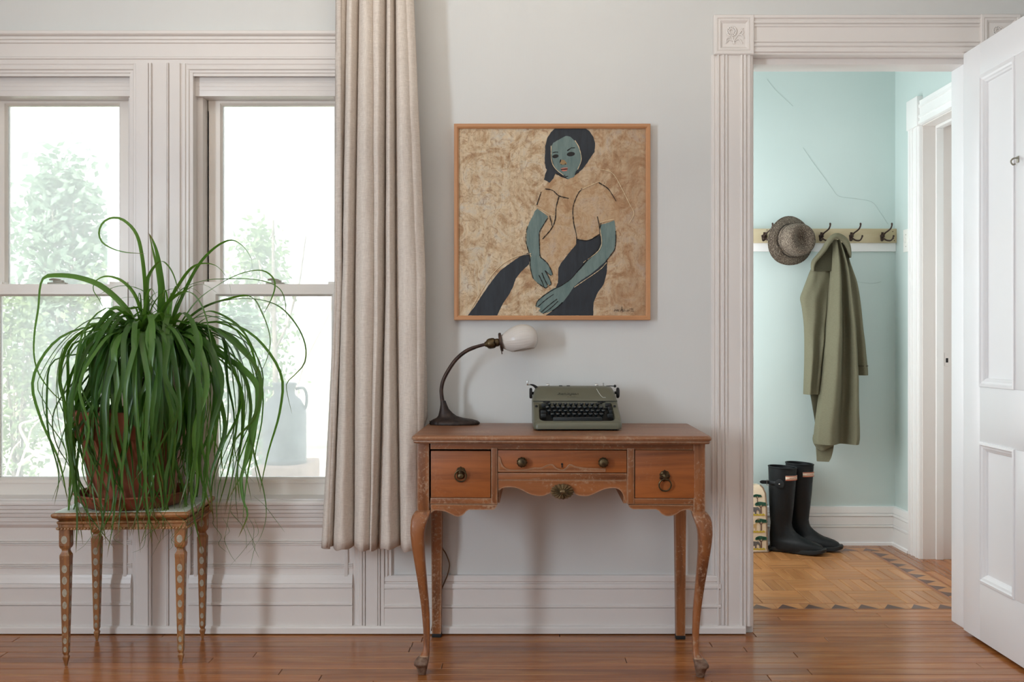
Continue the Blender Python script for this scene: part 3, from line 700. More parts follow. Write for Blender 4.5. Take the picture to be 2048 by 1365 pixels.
bark([Vector((.0, 0, .27)), Vector((.005, 0, .34)), (HA + HB) / 2 + Vector((-.01, 0, -.10))], (.045, .026, .022))
bark([(HA + HB) / 2 + Vector((-.01, 0, -.12)), HA + Vector((0, 0, -.02)), HA + Vector((0, 0, .03))], (.022, .02, .014), 'branch')
bark([(HA + HB) / 2 + Vector((-.01, 0, -.12)), HB + Vector((0, 0, -.03)), HB + Vector((0, 0, .03))], (.022, .019, .013), 'branch')

def leaf(pts, w, mat, n=26, side0=None, twist=0.0, name='leaf', tipfrac=.12):
    c = catmull(pts, n); vs = []; fs = []; al = []
    sd = side0.copy() if side0 is not None else Vector((0, 1, 0))
    for i, p in enumerate(c):
        t = (c[min(i + 1, n - 1)] - c[max(i - 1, 0)]).normalized()
        sd = (sd - t * sd.dot(t)); sd = sd.normalized() if sd.length > 1e-5 else t.orthogonal().normalized()
        u = i / (n - 1); q = Matrix.Rotation(twist * u, 3, t) @ sd; nrm = t.cross(q)
        ww = w * .5 * min(1, .75 + u * 2) * (1 if u < .30 else max(tipfrac, 1 - ((u - .30) / .70) ** 1.15 * (1 - tipfrac)))
        if i == n - 1: ww *= .2
        vs += [p - q * ww + nrm * ww * .32, p, p + q * ww + nrm * ww * .32]; al += [u, u, u]
        if i: k = 3 * i; fs += [(k - 3, k - 2, k + 1, k), (k - 2, k - 1, k + 2, k + 1)]
    b = MB(); b.add(vs, fs); ob = b.build(name, mat, palm, smooth=80, fix=False)
    at = ob.data.attributes.new('along', 'FLOAT', 'POINT'); at.data.foreach_set('value', al)
    return ob
lr = random.Random(21)
def fit_y(v):                                    # keep the leaves clear of the wall, casing and sashes
    wy = v.y + PCY
    lim = -.055
    if wy > lim - .10: v.y = lim - .10 * math.exp(-(wy - (lim - .10)) / .10) - PCY
    return v
nleaf = 0
def rim_clear(p):
    """leaves hang outside the pot: push points that would run through it."""
    if p.z < .335:
        rad = math.hypot(p.x, p.y); lim = .206 if p.z > .22 else .19
        if p.z < .06: lim = .212
        if rad < lim: p.x *= lim / max(rad, .02); p.y *= lim / max(rad, .02)
    return p
for head, cnt in ((HA, 104), (HB, 76)):
    for k in range(cnt):
        fr = lr.random()
        if fr < .62: az = lr.uniform(PI * 1.02, PI * 1.98)            # towards the room
        elif fr < .90: az = lr.choice((0, PI)) + lr.gauss(0, .35)     # to the sides
        else: az = lr.uniform(0, PI)
        d = Vector((math.cos(az), math.sin(az), 0)); sdv = Vector((-d.y, d.x, 0))
        side = abs(d.x)
        rch = lr.uniform(.12, .24) + side * lr.uniform(-.02, .16)
        if lr.random() < .16: rch *= .6
        up = lr.uniform(.02, .10) * (1 if lr.random() < .8 else 1.35)
        zend = lr.triangular(-.17, .20, -.08) + (.06 if rch > .32 else 0)
        top = head.z + up; drop = top - zend
        wob = [sdv * lr.uniform(-.022, .022) for _ in range(6)]
        h0 = head + Vector((0, 0, lr.uniform(-.035, .02)))
        pull = lr.uniform(.74, 1.0); e1 = lr.uniform(.85, 1.1)
        P_ = lambda r_, dz: h0 + d * rch * r_ + Vector((0, 0, dz))
        pts = [h0, P_(.20, up * .75), P_(.52, up) + wob[0] * .4, P_(.84, up * .45 - .012) + wob[1] * .7, P_(1.03 * e1, -drop * .20 + up * .2) + wob[2],
               P_(1.06 * e1 * lerp(1, pull, .35), -drop * .46 + up * .5) + wob[3] * 1.3, P_(e1 * lerp(1, pull, .8), -drop * .74 + up * .8) + wob[4] * 1.7]
        end = P_(e1 * (pull + lr.uniform(-.18, .10)), 0) + wob[5] * 2.2; end.z = zend; pts.append(end)
        for p in pts[2:]: fit_y(rim_clear(p)) if p.y < .05 else fit_y(p)
        tw = lr.uniform(-.9, .9) if abs(d.y) > .6 else lr.choice((-1, 1)) * lr.uniform(.7, 1.6)
        leaf(pts, lr.uniform(.013, .0225), M['leaf'], 26, sdv, tw); nleaf += 1
# upright young leaves and the long loops the photo shows
def q1(u, v): return (u / 2.2014, 380 + v / 2.2014)
LOOPS = [
 ([(610,690),(600,620),(570,540),(510,470),(430,410),(330,378),(240,372),(190,383),(172,430),(165,520),(150,620),(147,720),(165,800),(210,870),(260,920),(310,945)], 12, -.30, -.02, 0),
 ([(640,600),(640,420),(625,280),(600,190),(550,135),(500,120),(455,140),(435,185),(450,230),(500,260),(560,275),(640,280)], 7, -.22, -.06, 1),
 ([(700,640),(715,480),(705,350),(690,270),(672,220),(655,190)], 15, -.22, -.02, 1),
 ([(735,660),(728,540),(708,430),(690,330),(668,240),(657,192)], 11, -.2, .03, 1),
 ([(620,680),(650,560),(650,420),(662,370),(690,330),(715,315),(750,350),(775,410),(785,480)], 12, -.2, -.05, 1),
 ([(740,640),(800,480),(870,340),(940,260),(1010,222),(1060,240),(1100,290),(1112,340)], 8, -.16, -.03, 1),
 ([(760,650),(860,500),(960,420),(1060,370),(1150,355),(1200,385),(1210,430),(1190,490),(1160,545)], 8, -.18, -.06, 1),
 ([(700,560),(800,440),(900,400),(1000,393),(1120,395),(1210,420),(1250,470),(1262,575)], 6, -.2, -.05, 1),
 ([(740,660),(820,580),(900,520),(1000,485),(1100,470),(1150,540),(1185,640),(1180,720),(1140,810),(1060,870)], 13, -.22, -.10, 1),
 ([(760,650),(860,540),(960,495),(1100,480),(1220,510),(1300,590),(1342,680),(1340,760),(1300,810),(1262,850),(1265,900),(1285,985)], 8, -.2, -.08, 0),
 ([(640,600),(600,470),(540,400),(470,378),(420,400),(410,440),(440,490),(465,545)], 7, -.2, -.02, 1),
 ([(600,690),(540,640),(480,600),(410,588),(375,610),(375,700),(380,800)], 8, -.24, -.06, 0),
 ([(590,690),(520,670),(440,645),(370,650),(345,720),(335,800),(350,860)], 7, -.22, -.02, 0),
 ([(770,650),(870,600),(950,620),(1050,700),(1130,790),(1145,880),(1120,1000),(1050,1080),(1030,1120),(1050,1210),(1120,1290)], 12, -.28, -.12, 0),
 ([(650,690),(690,600),(770,450),(850,340),(940,330),(1000,390),(1020,470)], 9, -.2, -.08, 1),
 ([(790,690),(900,570),(1000,570),(1080,640),(1110,700),(1060,750)], 6, -.2, -.06, 0),
 ([(590,700),(480,740),(380,790),(290,880),(240,960),(228,1040),(250,1130),(300,1210),(335,1290),(350,1365)], 14, -.30, -.06, 0),
 ([(600,720),(430,800),(340,940),(320,1060),(350,1180),(380,1270)], 12, -.27, -.05, 0),
 ([(600,690),(540,700),(440,760),(340,880),(300,1000),(260,1130),(255,1220),(290,1330),(330,1440),(350,1530)], 9, -.33, -.08, 0),
 ([(800,660),(950,720),(1080,800),(1140,900),(1110,1080),(1080,1200),(1060,1280),(1070,1365),(1090,1430),(1050,1530)], 11, -.26, -.1, 0),
 ([(790,650),(930,690),(1060,800),(1100,940),(1095,1060),(1120,1180),(1160,1330),(1170,1440),(1140,1540),(1080,1610)], 10, -.26, -.1, 0),
 ([(640,690),(700,560),(760,480),(830,450),(880,500),(910,580),(930,680),(960,790)], 11, -.24, -.12, 1),
 ([(760,660),(830,590),(900,540),(960,545),(1050,600),(1110,690),(1140,770),(1115,820)], 8, -.2, -.08, 0),
 ([(600,680),(560,600),(510,555),(480,545),(430,610),(400,700),(410,800),(430,900)], 10, -.26, -.1, 0),
 ([(620,690),(590,600),(540,530),(500,520),(450,570),(440,640)], 9, -.24, -.05, 0),
 ([(770,660),(830,620),(870,640),(880,700),(850,780),(830,870)], 13, -.3, -.12, 0),
]
for pts, w, y0, dy, br in LOOPS:
    n = len(pts); pp = []
    for i, (u, v) in enumerate(pts):
        x, y = q1(u, v); pp.append(pw(x, y, PCY + (.03 if br else 0) + dy * 1.3 * math.sin(PI * .5 * i / (n - 1))))
    leaf(pp, w * S * 1.12, M['leaf_new'] if br else M['leaf'], 44, Vector((.45, .8, .4)).normalized(), lr.uniform(-.9, .9), tipfrac=.10)
# a brush of short bright leaves from the hearts
for head, cnt in ((HA, 10), (HB, 10)):
    for k in range(cnt):
        az = lr.uniform(0, 2 * PI); d = Vector((math.cos(az), math.sin(az) * .7, 0)); L = lr.uniform(.12, .24); sp = lr.uniform(.15, .9)
        pts = [head + Vector((0, 0, -.01)), head + d * L * .15 * sp + Vector((0, 0, L * .45)), head + d * L * .55 * sp + Vector((0, 0, L * .85)), head + d * L * 1.1 * sp + Vector((0, 0, L * .95)), head + d * L * 1.6 * sp + Vector((0, 0, L * .8))]
        for p in pts: fit_y(p)
        leaf(pts, lr.uniform(.008, .013), M['leaf_new'], 16, Vector((-d.y, d.x, 0)).normalized() if d.length > .1 else None, lr.uniform(-.5, .5))
# dry thread-like leaf ends hanging below the stool top
for k in range(22):
    x0 = lr.uniform(150, 520) ; y0 = lr.uniform(985, 1040); yy = lr.uniform(PCY - .24, PCY - .17) if x0 < 400 else lr.uniform(-.3, -.12)
    pts = [pw(x0, y0, yy)]; x, y = x0, y0
    for j in range(4): x += lr.uniform(-24, 24); y += lr.uniform(10, 34); pts.append(pw(x, y, yy + lr.uniform(-.01, .01)))
    leaf(pts, .0024, M['leaf'], 18, None, 1.0, tipfrac=.25)

# ================================================================ linen curtain
#   feature columns: x at photo heights 0, 560, 1092 and how far each stands out
FC = [(673, 671, 645, .018), (682, 675, 656, .040), (694, 684, 667, .006), (707, 699, 689, .060), (718, 710, 709, .004), (736, 735, 729, .075), (749, 752, 744, .050), (760, 760, 748, .070),
      (773, 771, 757, .002), (783, 783, 781, .068), (791, 793, 801, .004), (801, 817, 818, .070), (814, 836, 842, .050), (829, 853, 856, .022)]
YC0 = -.115
ck = MB(); NC, NR = 14, 70; rn = random.Random(5)
zt_c, zb_c = ZC - .14, None
rows_ = []
def col_at(py, f):
    a, b, c, d = f
    if c > 838: c = 846 + (c - 856) * .4
    if py < 560: return lerp(a, b, py / 560) + (-3 if False else 0)
    return lerp(b, c, ((py - 560) / 532) ** 1.15)
for r in range(NR + 1):
    t = r / NR; py = lerp(-170, 1092, t); row = []
    for i in range(len(FC) - 1):
        p, q = FC[i], FC[i + 1]
        for k in range(NC if i < len(FC) - 2 else NC + 1):
            u = k / NC
            x = lerp(col_at(py, p), col_at(py, q), u)
            d0, d1 = p[3], q[3]
            s = math.sin(u * PI / 2) ** .75 if d1 > d0 else 1 - math.sin((1 - u) * PI / 2) ** .75
            d = lerp(d0, d1, s) * (.8 + .35 * t)
            nz = mnoise.noise(Vector((x * .03, py * .012, 3))) * .006 + mnoise.noise(Vector((x * .12, py * .035, 9))) * .0022
            y = YC0 - d - nz
            X = PX(x, YC0); Z = PZ(py, YC0)
            if r == NR: Z += .004 * math.sin(x * .09) + .003 * math.sin(x * .23)
            row.append(Vector((X, y, Z)))
    rows_.append(row)
ck.loft(rows_, cap=False, closed=False)
curtain = thing('curtain', 'long natural linen curtain gathered in soft folds beside the right-hand window', 'curtain', (PX(750, YC0), YC0, ZC - .14))
off = Vector(curtain.location)
def local(mb, o): mb.v = [tuple(Vector(v) - o) for v in mb.v]; return mb
pn = local(ck, off).build('panel', M['linen'], curtain, smooth=80)
sm = pn.modifiers.new('thickness', 'SOLIDIFY'); sm.thickness = .0016
# turned-back leading edge: a narrow hem strip and the back return seen below the lamp
hm = MB(); rws = []
for r in range(NR + 1):
    t = r / NR; py = lerp(-170, 1092, t); a = col_at(py, FC[0]); b = a + 13 + 6 * t
    rws.append([Vector((PX(lerp(a, b, u), YC0), YC0 - .020 - .016 * u - .012 * math.sin(u * PI), PZ(py + 2 * (t > .99), YC0))) for u in (0, .25, .5, .75, 1)])
hm.loft(rws, cap=False, closed=False); local(hm, off).build('hem', M['linen_hem'], curtain, smooth=80).modifiers.new('thickness', 'SOLIDIFY').thickness = .002
bk = MB(); rws = []
for r in range(NR + 1):
    t = r / NR; py = lerp(-170, 1085, t); a = col_at(py, FC[-1]) - 14; b = col_at(py, FC[-1]) - 2 + (max(0, (py - 650) / 420) ** .8 * 14 if py < 835 else max(0, 1 - (py - 835) / 20) * 7)
    rws.append([Vector((PX(lerp(a, b, u), -.09), -.128 + .05 * u ** .7, PZ(py, -.09))) for u in (0, .2, .4, .6, .8, 1)])
bk.loft(rws, cap=False, closed=False); local(bk, off).build('back_return', M['linen_hem'], curtain, smooth=80).modifiers.new('thickness', 'SOLIDIFY').thickness = .0016

# ================================================================ framed painting
PYF = -.030
painting = thing('painting', 'square painting of a seated figure with blue-grey skin in a thin pale wood frame', 'painting', (PX(1104, PYF), 0, PZ(443.5, PYF)))
po_ = Vector(painting.location)
def PL(px, py, y): return P3(px, py, y) - po_
fx0, fx1, fz0, fz1 = PX(908, PYF) - po_.x, PX(1301, PYF) - po_.x, PZ(640, PYF) - po_.z, PZ(247, PYF) - po_.z
fw = .0165
def rail(axis, a0, a1, edge, sg):
    pr = [(0, -.002), (0, PYF), (.002, PYF - .001), (.011, PYF - .001), (.0125, PYF + .001), (fw, PYF + .004), (fw, -.014), (.010, -.002)]
    n = len(pr); vs = []
    for a, s in ((a0, 1), (a1, -1)):
        for w_, y in pr:
            al = a + s * w_; ac = edge + sg * w_
            vs.append((al, y, ac) if axis == 'x' else (ac, y, al))
    o = MB(); o.add(vs, [(i, (i + 1) % n, n + (i + 1) % n, n + i) for i in range(n)] + [tuple(range(n)), tuple(range(n, 2 * n))])
    return o.build('frame_rail', M['frame'] if axis == 'x' else M['frame_v'], painting, smooth=0)
M['frame_v'] = wood('pale_frame_wood_upright', srgb(184, 130, 88), srgb(196, 142, 98), srgb(206, 152, 108), .4, 2, 9, False, 0, .1)
rail('x', fx0, fx1, fz1, -1); rail('x', fx0, fx1, fz0, 1); rail('z', fz0, fz1, fx0, 1); rail('z', fz0, fz1, fx1, -1)
def canvas_mat(nm='scumbled_canvas', tan=.0):
    m, nt, b = new_mat(nm); v = coords(nt); vs = coords(nt, (1, 1, .12))
    n1 = noise(nt, v, 9, 8, .68, 1.6); n2 = noise(nt, v, 3.0, 4); n3 = noise(nt, v, 34, 8, .7, 2.2); n4 = noise(nt, vs, 130, 3)
    c = ramp(nt, n1, [(.28, srgb(140, 100, 66)), (.40, srgb(196, 162, 124)), (.52, srgb(228, 206, 172)), (.72, srgb(214, 208, 196))])
    c = mixc(nt, ramp(nt, n3, [(.50, (0, 0, 0, 1)), (.68, (.75, .75, .75, 1))]), c, srgb(150, 100, 62))
    sx = nd(nt, 'ShaderNodeSeparateXYZ'); nt.links.new(v, sx.inputs[0])
    g = nd(nt, 'ShaderNodeMath', operation='MULTIPLY_ADD'); nt.links.new(sx.outputs[0], g.inputs[0]); g.inputs[1].default_value = 1.1; nt.links.new(n2, g.inputs[2])
    c = mixc(nt, ramp(nt, g.outputs[0], [(.5, (0, 0, 0, 1)), (.95, (.62, .62, .62, 1))]), c, srgb(168, 122, 84))
    c = mixc(nt, .22, c, ramp(nt, n4, [(.3, (.3, .3, .3, 1)), (.7, (1, 1, 1, 1))]), 'MULTIPLY')
    if tan: c = mixc(nt, tan, c, srgb(190, 150, 108))
    nt.links.new(c, b.inputs['Base Color']); b.inputs['Roughness'].default_value = .65
    ad = nd(nt, 'ShaderNodeMath', operation='ADD'); nt.links.new(n1, ad.inputs[0]); nt.links.new(n3, ad.inputs[1]); bump(nt, b, ad.outputs[0], .9, .005); return m
def dab(name, c, c2, sc=60):
    m, nt, b = new_mat(name); v = coords(nt, (1, 1, .2)); n = noise(nt, v, sc, 6, .65)
    nt.links.new(ramp(nt, n, [(.32, c), (.66, c2)]), b.inputs['Base Color']); b.inputs['Roughness'].default_value = .6; bump(nt, b, n, .5, .002); return m
M['canvas'] = canvas_mat()
M['pt_black'] = dab('dark_blue_paint', srgb(26, 30, 36), srgb(40, 46, 54))
M['pt_skin'] = dab('blue_grey_paint', srgb(92, 113, 110), srgb(116, 134, 129))
M['pt_shirt'] = canvas_mat('buff_paint', .45)
M['pt_line'] = simple('black_paint_line', srgb(24, 20, 18), .7)
M['pt_cream'] = simple('cream_paint_line', srgb(226, 204, 168), .7)
M['pt_lip'] = simple('pink_paint', srgb(204, 122, 104), .6)
M['pt_tan'] = simple('tan_paint', srgb(150, 122, 82), .6)
YCV = -.020
canvas = MB().box(fx0 + .010, fx1 - .010, YCV, -.006, fz0 + .010, fz1 - .010).build('canvas', M['canvas'], painting, smooth=0)
def A(u, v): return (890 + u / 3.2512, 230 + v / 3.25)
def Bq(u, v): return (940 + u / 5.46, 400 + v / 5.46)
cx0, cx1, cz0, cz1 = fx0 + fw - .001, fx1 - fw + .001, fz0 + fw - .001, fz1 - fw + .001
def patch(name, pts, mat, lay, f=A, sub=3, jit=.0006):
    y = YCV - .0004 * (lay + 1)
    loop = [PL(*f(u, v), YCV) for u, v in pts]; rj = random.Random(len(pts) + lay)
    dense = []
    for i, p in enumerate(loop):
        q = loop[(i + 1) % len(loop)]
        m = max(1, int((q - p).length / .006))
        for k in range(m):
            w_ = p.lerp(q, k / m); dense.append(Vector((min(max(w_.x + rj.uniform(-jit, jit), cx0), cx1), 0, min(max(w_.z + rj.uniform(-jit, jit), cz0), cz1))))
    bm = bmesh.new(); vs = [bm.verts.new((p.x, y, p.z)) for p in dense]; f0 = bm.faces.new(vs); f0.normal_update()
    bmesh.ops.triangulate(bm, faces=[f0], ngon_method='EAR_CLIP'); bm.normal_update()
    r = bmesh.ops.extrude_face_region(bm, geom=list(bm.faces)); bmesh.ops.translate(bm, vec=(0, .0006 + .0004 * lay, 0), verts=[g for g in r['geom'] if isinstance(g, bmesh.types.BMVert)])
    o = MB(); o.addbm(bm); return o.build(name, mat, canvas, smooth=0)
def brush(name, lines, mat, r, lay=6, f=A):
    o = MB(); rj = random.Random(len(lines))
    for ln in lines:
        pts = [PL(*f(u, v), YCV) for u, v in ln]
        pts = catmull(pts, max(4, int(sum((b - a).length for a, b in zip(pts, pts[1:])) / .005))) if len(pts) > 1 else pts
        pts = [Vector((min(max(p.x, cx0), cx1), YCV - .0004 * lay, min(max(p.z, cz0), cz1))) for p in pts]
        o.tube(pts, [r * rj.uniform(.45, 1.15) for _ in pts], 5)
    return tag(o.build(name, mat, canvas), kind='stuff')
leftleg = [(-24,1262),(60,1150),(150,1010),(240,880),(330,770),(450,680),(540,620),(635,575),(655,640),(645,700),(560,780),(500,860),(470,950),(420,1040),(360,1130),(295,1262)]
patch('painted_trouser_leg', leftleg, M['pt_black'], 0, Bq)
patch('painted_trouser_leg', [(1160,430),(1300,440),(1420,380),(1470,500),(1500,660),(1495,790),(1460,920),(1390,1020),(1350,1120),(1345,1262),(825,1262),(900,1210),(1000,1110),(940,950),(960,900),(965,740),(1000,680),(1080,580),(1160,480)], M['pt_black'], 0, Bq)
shirt = [(700,400),(860,400),(900,470),(1000,432),(1060,470),(1115,560),(1140,650),(1130,690),(1010,705),(1005,775),(930,815),(855,800),(850,850),(790,900),(735,985),(735,1080),(700,1040),(650,940),(620,890),(615,830),(630,760),(680,655),(600,600),(595,560),(625,495),(660,470)]
patch('painted_shirt', shirt, M['pt_shirt'], 0)
armL = [(735,95),(800,140),(850,180),(800,270),(755,350),(750,430),(755,540),(760,620),(800,650),(850,700),(885,770),(900,815),(885,825),(850,795),(822,770),(850,830),(872,880),(885,920),(870,932),(850,918),(845,945),(828,960),(806,946),(780,935),(735,905),(690,860),(670,780),(655,700),(660,620),(640,540),(615,470),(612,380),(625,300),(650,240),(690,165),(710,115)]
patch('painted_arm', armL, M['pt_skin'], 2, Bq)
armR = [(1575,220),(1590,320),(1590,450),(1575,540),(1530,600),(1480,670),(1400,740),(1330,800),(1220,870),(1130,950),(1080,1030),(1020,1110),(950,1170),(890,1210),(850,1230),(790,1240),(750,1210),(770,1180),(720,1165),(720,1130),(760,1080),(830,1020),(900,970),(1000,930),(1100,860),(1200,760),(1300,650),(1400,550),(1430,480),(1430,350),(1425,270),(1500,250)]
patch('painted_arm', armR, M['pt_skin'], 2, Bq)
hair = [(722,80),(690,110),(665,150),(652,200),(650,260),(648,310),(655,345),(663,355),(650,390),(643,420),(665,430),(680,440),(690,430),(705,410),(718,380),(760,402),(800,418),(845,390),(870,372),(895,350),(925,310),(950,270),(972,240),(977,190),(965,140),(940,105),(905,80)]
patch('painted_hair', hair, M['pt_black'], 1)
patch('painted_neck', [(772,395),(850,372),(838,402),(803,416)], M['pt_skin'], 2)
patch('painted_face', [(785,135),(815,140),(840,165),(865,200),(882,240),(886,290),(880,325),(860,355),(840,378),(800,393),(765,388),(735,370),(710,335),(697,290),(690,240),(690,205),(705,180),(740,160),(765,145)], M['pt_skin'], 3)
ell = lambda cx, cy, a, b, t=0, n=14: [(cx + a * math.cos(2 * PI * k / n) * math.cos(t) - b * math.sin(2 * PI * k / n) * math.sin(t), cy + a * math.cos(2 * PI * k / n) * math.sin(t) + b * math.sin(2 * PI * k / n) * math.cos(t)) for k in range(n)]
patch('painted_eye', ell(718, 268, 21, 12, -.2), M['pt_line'], 4, jit=.0003); patch('painted_eye', ell(818, 254, 27, 14, -.12), M['pt_line'], 4, jit=.0003)
patch('painted_nose', [(758,290),(775,292),(792,312),(788,322),(752,322),(748,312)], M['pt_tan'], 4, jit=.0003)
patch('painted_lips', [(750,348),(772,342),(798,342),(796,352),(774,352)], M['pt_lip'], 4, jit=.0003); patch('painted_lips', [(754,358),(774,355),(797,352),(790,363),(766,366)], M['pt_lip'], 4, jit=.0003)
brush('painted_dark_outline', [[(740,530),(722,600),(716,680),(690,740),(635,805)], [(650,480),(700,490),(740,525),(805,542)], [(890,478),(860,520),(832,600),(836,700),(852,770),(856,808)], [(1000,440),(1060,480),(1112,560)],
   [(990,660),(1003,720),(1005,770)], [(625,500),(597,585)], [(680,655),(692,700),(696,720)], [(855,808),(930,815),(1005,775)], [(753,320),(757,322)], [(779,318),(784,320)], [(752,288),(747,310)], [(700,245),(722,240),(735,242)], [(795,232),(818,215)], [(820,213),(845,213)],
   [(753,355),(797,350)], [(720,378),(765,402),(800,398)], [(845,385),(870,372)]], M['pt_line'], .0019)
brush('painted_dark_outline', [[(850,195),(800,275),(758,350),(757,430),(760,540),(768,620),(800,648),(850,698),(890,775),(900,815)], [(628,290),(610,370),(612,470),(638,560),(655,640),(655,720),(672,800),(690,860)], [(735,905),(780,935),(826,962),(846,945),(870,932),(886,918),(872,870),(850,825),(818,770)],
   [(785,795),(810,860),(845,930)], [(750,820),(780,880),(806,944)], [(820,770),(850,800),(885,826)], [(1430,250),(1415,330),(1422,420),(1424,480)], [(1420,480),(1380,560),(1280,650),(1190,755),(1100,860),(1000,930),(930,965)],
   [(1590,340),(1590,450),(1578,540),(1530,610),(1480,670)], [(910,1030),(830,1085),(740,1165)], [(950,1080),(860,1150),(775,1225)], [(960,1105),(880,1180),(800,1240)], [(1010,1115),(950,1170),(895,1210)], [(930,965),(830,1025),(740,1100),(718,1160)]], M['pt_line'], .0017, 7, Bq)
brush('painted_pale_outline', [[(862,495),(940,460),(1000,433)], [(1005,700),(1050,688),(1100,678)], [(1010,352),(1090,380),(1150,480),(1200,580),(1228,640),(1200,700)], [(700,720),(712,660),(700,655),(600,598)], [(560,900),(440,930),(330,1010),(240,1140),(160,1280)], [(690,200),(692,290),(715,345),(770,392)],
   [(845,165),(872,215),(886,290),(862,355)], [(527,720),(530,860),(560,920)], [(1005,720),(1012,860),(900,960)], [(1050,960),(1000,1010),(840,1120)]], M['pt_cream'], .0015)
def sig(f=A):
    L = [[(1098,1278),(1106,1262),(1112,1276),(1120,1262),(1122,1277)], [(1130,1264),(1130,1278)], [(1131,1257),(1132,1258)], [(1140,1280),(1150,1246),(1156,1280)], [(1143,1268),(1156,1266)], [(1162,1278),(1166,1264),(1172,1266),(1172,1278),(1180,1276)], [(1184,1278),(1186,1264),(1194,1266),(1195,1277)], [(1200,1256),(1201,1261)], [(1206,1258),(1216,1258),(1208,1280)], [(1222,1257),(1221,1279)]]
    return L
brush('painted_signature', sig(), M['pt_line'], .0009)

# ================================================================ writing desk
DRZ = math.radians(-1.5)
DKX, DKY = .162, -.278
desk = thing('desk', 'old worn pine writing desk with three drawers and curved front legs', 'desk', (DKX, DKY, 0), DRZ)
DF = -.188                                     # front plane of the carcass (local y)
RF = 1 + (DKY + DF) / D
def fx(u): return ((800 + u / 2.5046) - 1024) * S * RF - DKX
def fz(v): return CZ - ((820 + v / 2.5046) - 682) * S * RF
ztop = .778
HT_, HD_ = .476, .243
def top_ring(e, z, fc=.05):
    """outline of the desk top: clipped, rounded front corners."""
    hx, hy = HT_ - e, HD_ - e
    pts = []
    for sx, sy, c in ((1, 1, .006), (-1, 1, .006), (-1, -1, .014), (1, -1, .014)):
        q = [(sx * hx, sy * (hy - c)), (sx * (hx - c * .3), sy * (hy - c * .3)), (sx * (hx - c), sy * hy)]
        if sx * sy < 0: q.reverse()
        pts += q
    return [Vector((x, y, z)) for x, y in pts]
o = MB(); o.loft([top_ring(.014, ztop - .027), top_ring(.006, ztop - .0255), top_ring(.003, ztop - .021), top_ring(.004, ztop - .017), top_ring(.0, ztop - .014), top_ring(-.001, ztop - .008), top_ring(.002, ztop - .003), top_ring(.006, ztop - .0005), top_ring(.010, ztop)])
o.build('top', M['desk_top'], desk, smooth=40)
BX = .463; BYb = .236
zbot = fz(475)
# carcass sides and back
MB().box(-BX + .004, -BX + .022, DF + .01, BYb - .01, fz(510), ztop - .027, .001).build('side_panel', M['desk'], desk, smooth=0)
MB().box(BX - .022, BX - .004, DF + .01, BYb - .01, fz(510), ztop - .027, .001).build('side_panel', M['desk'], desk, smooth=0)
MB().box(-BX + .02, BX - .02, BYb - .02, BYb - .006, fz(475), ztop - .027, .001).build('back_panel', M['desk'], desk, smooth=0)
for a, b in ((496, 500), (1138, 1142)):
    MB().box(fx(a) - .006, fx(a) + .006, DF + .02, BYb - .02, fz(472), ztop - .027).build('drawer_divider', M['desk'], desk, smooth=0)
MB().box(-BX + .02, fx(490), DF + .012, BYb - .02, fz(474), fz(464)).build('dust_board', M['desk'], desk, smooth=0)
MB().box(fx(1150), BX - .02, DF + .012, BYb - .02, fz(474), fz(464)).build('dust_board', M['desk'], desk, smooth=0)
MB().box(fx(498), fx(1142), DF + .012, BYb - .02, fz(346), fz(334)).build('dust_board', M['desk'], desk, smooth=0)
# front rails, posts
def front(name, u0, u1, v0, v1, mat='desk', yo=0.0, d=.022, c=.0025): return MB().box(fx(u0), fx(u1), DF - yo, DF - yo + d, fz(v1), fz(v0), c).build(name, M[mat], desk)
front('top_rail', 158, 1482, 168, 199)
front('post', 464, 496, 190, 474, 'desk_v', .004); front('post', 1144, 1180, 190, 470, 'desk_v', .004)
front('middle_rail', 496, 1144, 316, 352)
front('lower_rail', 158, 494, 443, 474); front('lower_rail', 1146, 1482, 441, 472)
def shaped(name, top_v, pts, d=.020, yo=-.002):
    poly = [(fx(u), fz(v)) for u, v in pts]
    bm = bmesh.new(); vs = [bm.verts.new((x, DF - yo, z)) for x, z in poly]; f0 = bm.faces.new(vs); f0.normal_update(); bmesh.ops.triangulate(bm, faces=[f0], ngon_method='EAR_CLIP')
    r = bmesh.ops.extrude_face_region(bm, geom=list(bm.faces)); bmesh.ops.translate(bm, vec=(0, d, 0), verts=[g for g in r['geom'] if isinstance(g, bmesh.types.BMVert)])
    return MB().addbm(bm).build(name, M['desk'], desk, smooth=25)
def sm(pts, n=6):
    v = catmull([(u, w, 0) for u, w in pts], len(pts) * n); return [(p.x, p.y) for p in v]
half = [(497, 402), (505, 404), (520, 394), (545, 389), (580, 390), (615, 402), (655, 422), (690, 431), (725, 431), (755, 420), (775, 408), (800, 420), (820, 424)]
right_half = [(820, 424), (845, 418), (868, 408), (890, 424), (915, 431), (950, 431), (985, 418), (1030, 398), (1070, 391), (1098, 395), (1118, 412), (1128, 435), (1136, 458), (1146, 470)]
shaped('center_apron', 352, [(497, 352)] + sm(half) + sm(right_half)[1:] + [(1146, 352)])
shaped('side_apron', 478, [(160, 476)] + sm([(160, 522), (168, 514), (185, 507), (205, 508), (235, 513), (262, 526), (285, 536), (303, 537), (325, 527), (338, 512), (352, 503)]) + [(400, 503), (465, 503)] + sm([(470, 503), (482, 498), (490, 487), (495, 476)], 4))
shaped('side_apron', 476, [(1482, 474)] + sm([(1482, 517), (1470, 508), (1455, 499), (1438, 498), (1415, 504), (1390, 520), (1365, 529), (1340, 530), (1318, 520), (1303, 505), (1288, 497)]) + [(1240, 497), (1180, 497)] + sm([(1175, 497), (1163, 492), (1155, 484), (1153, 474)], 4))
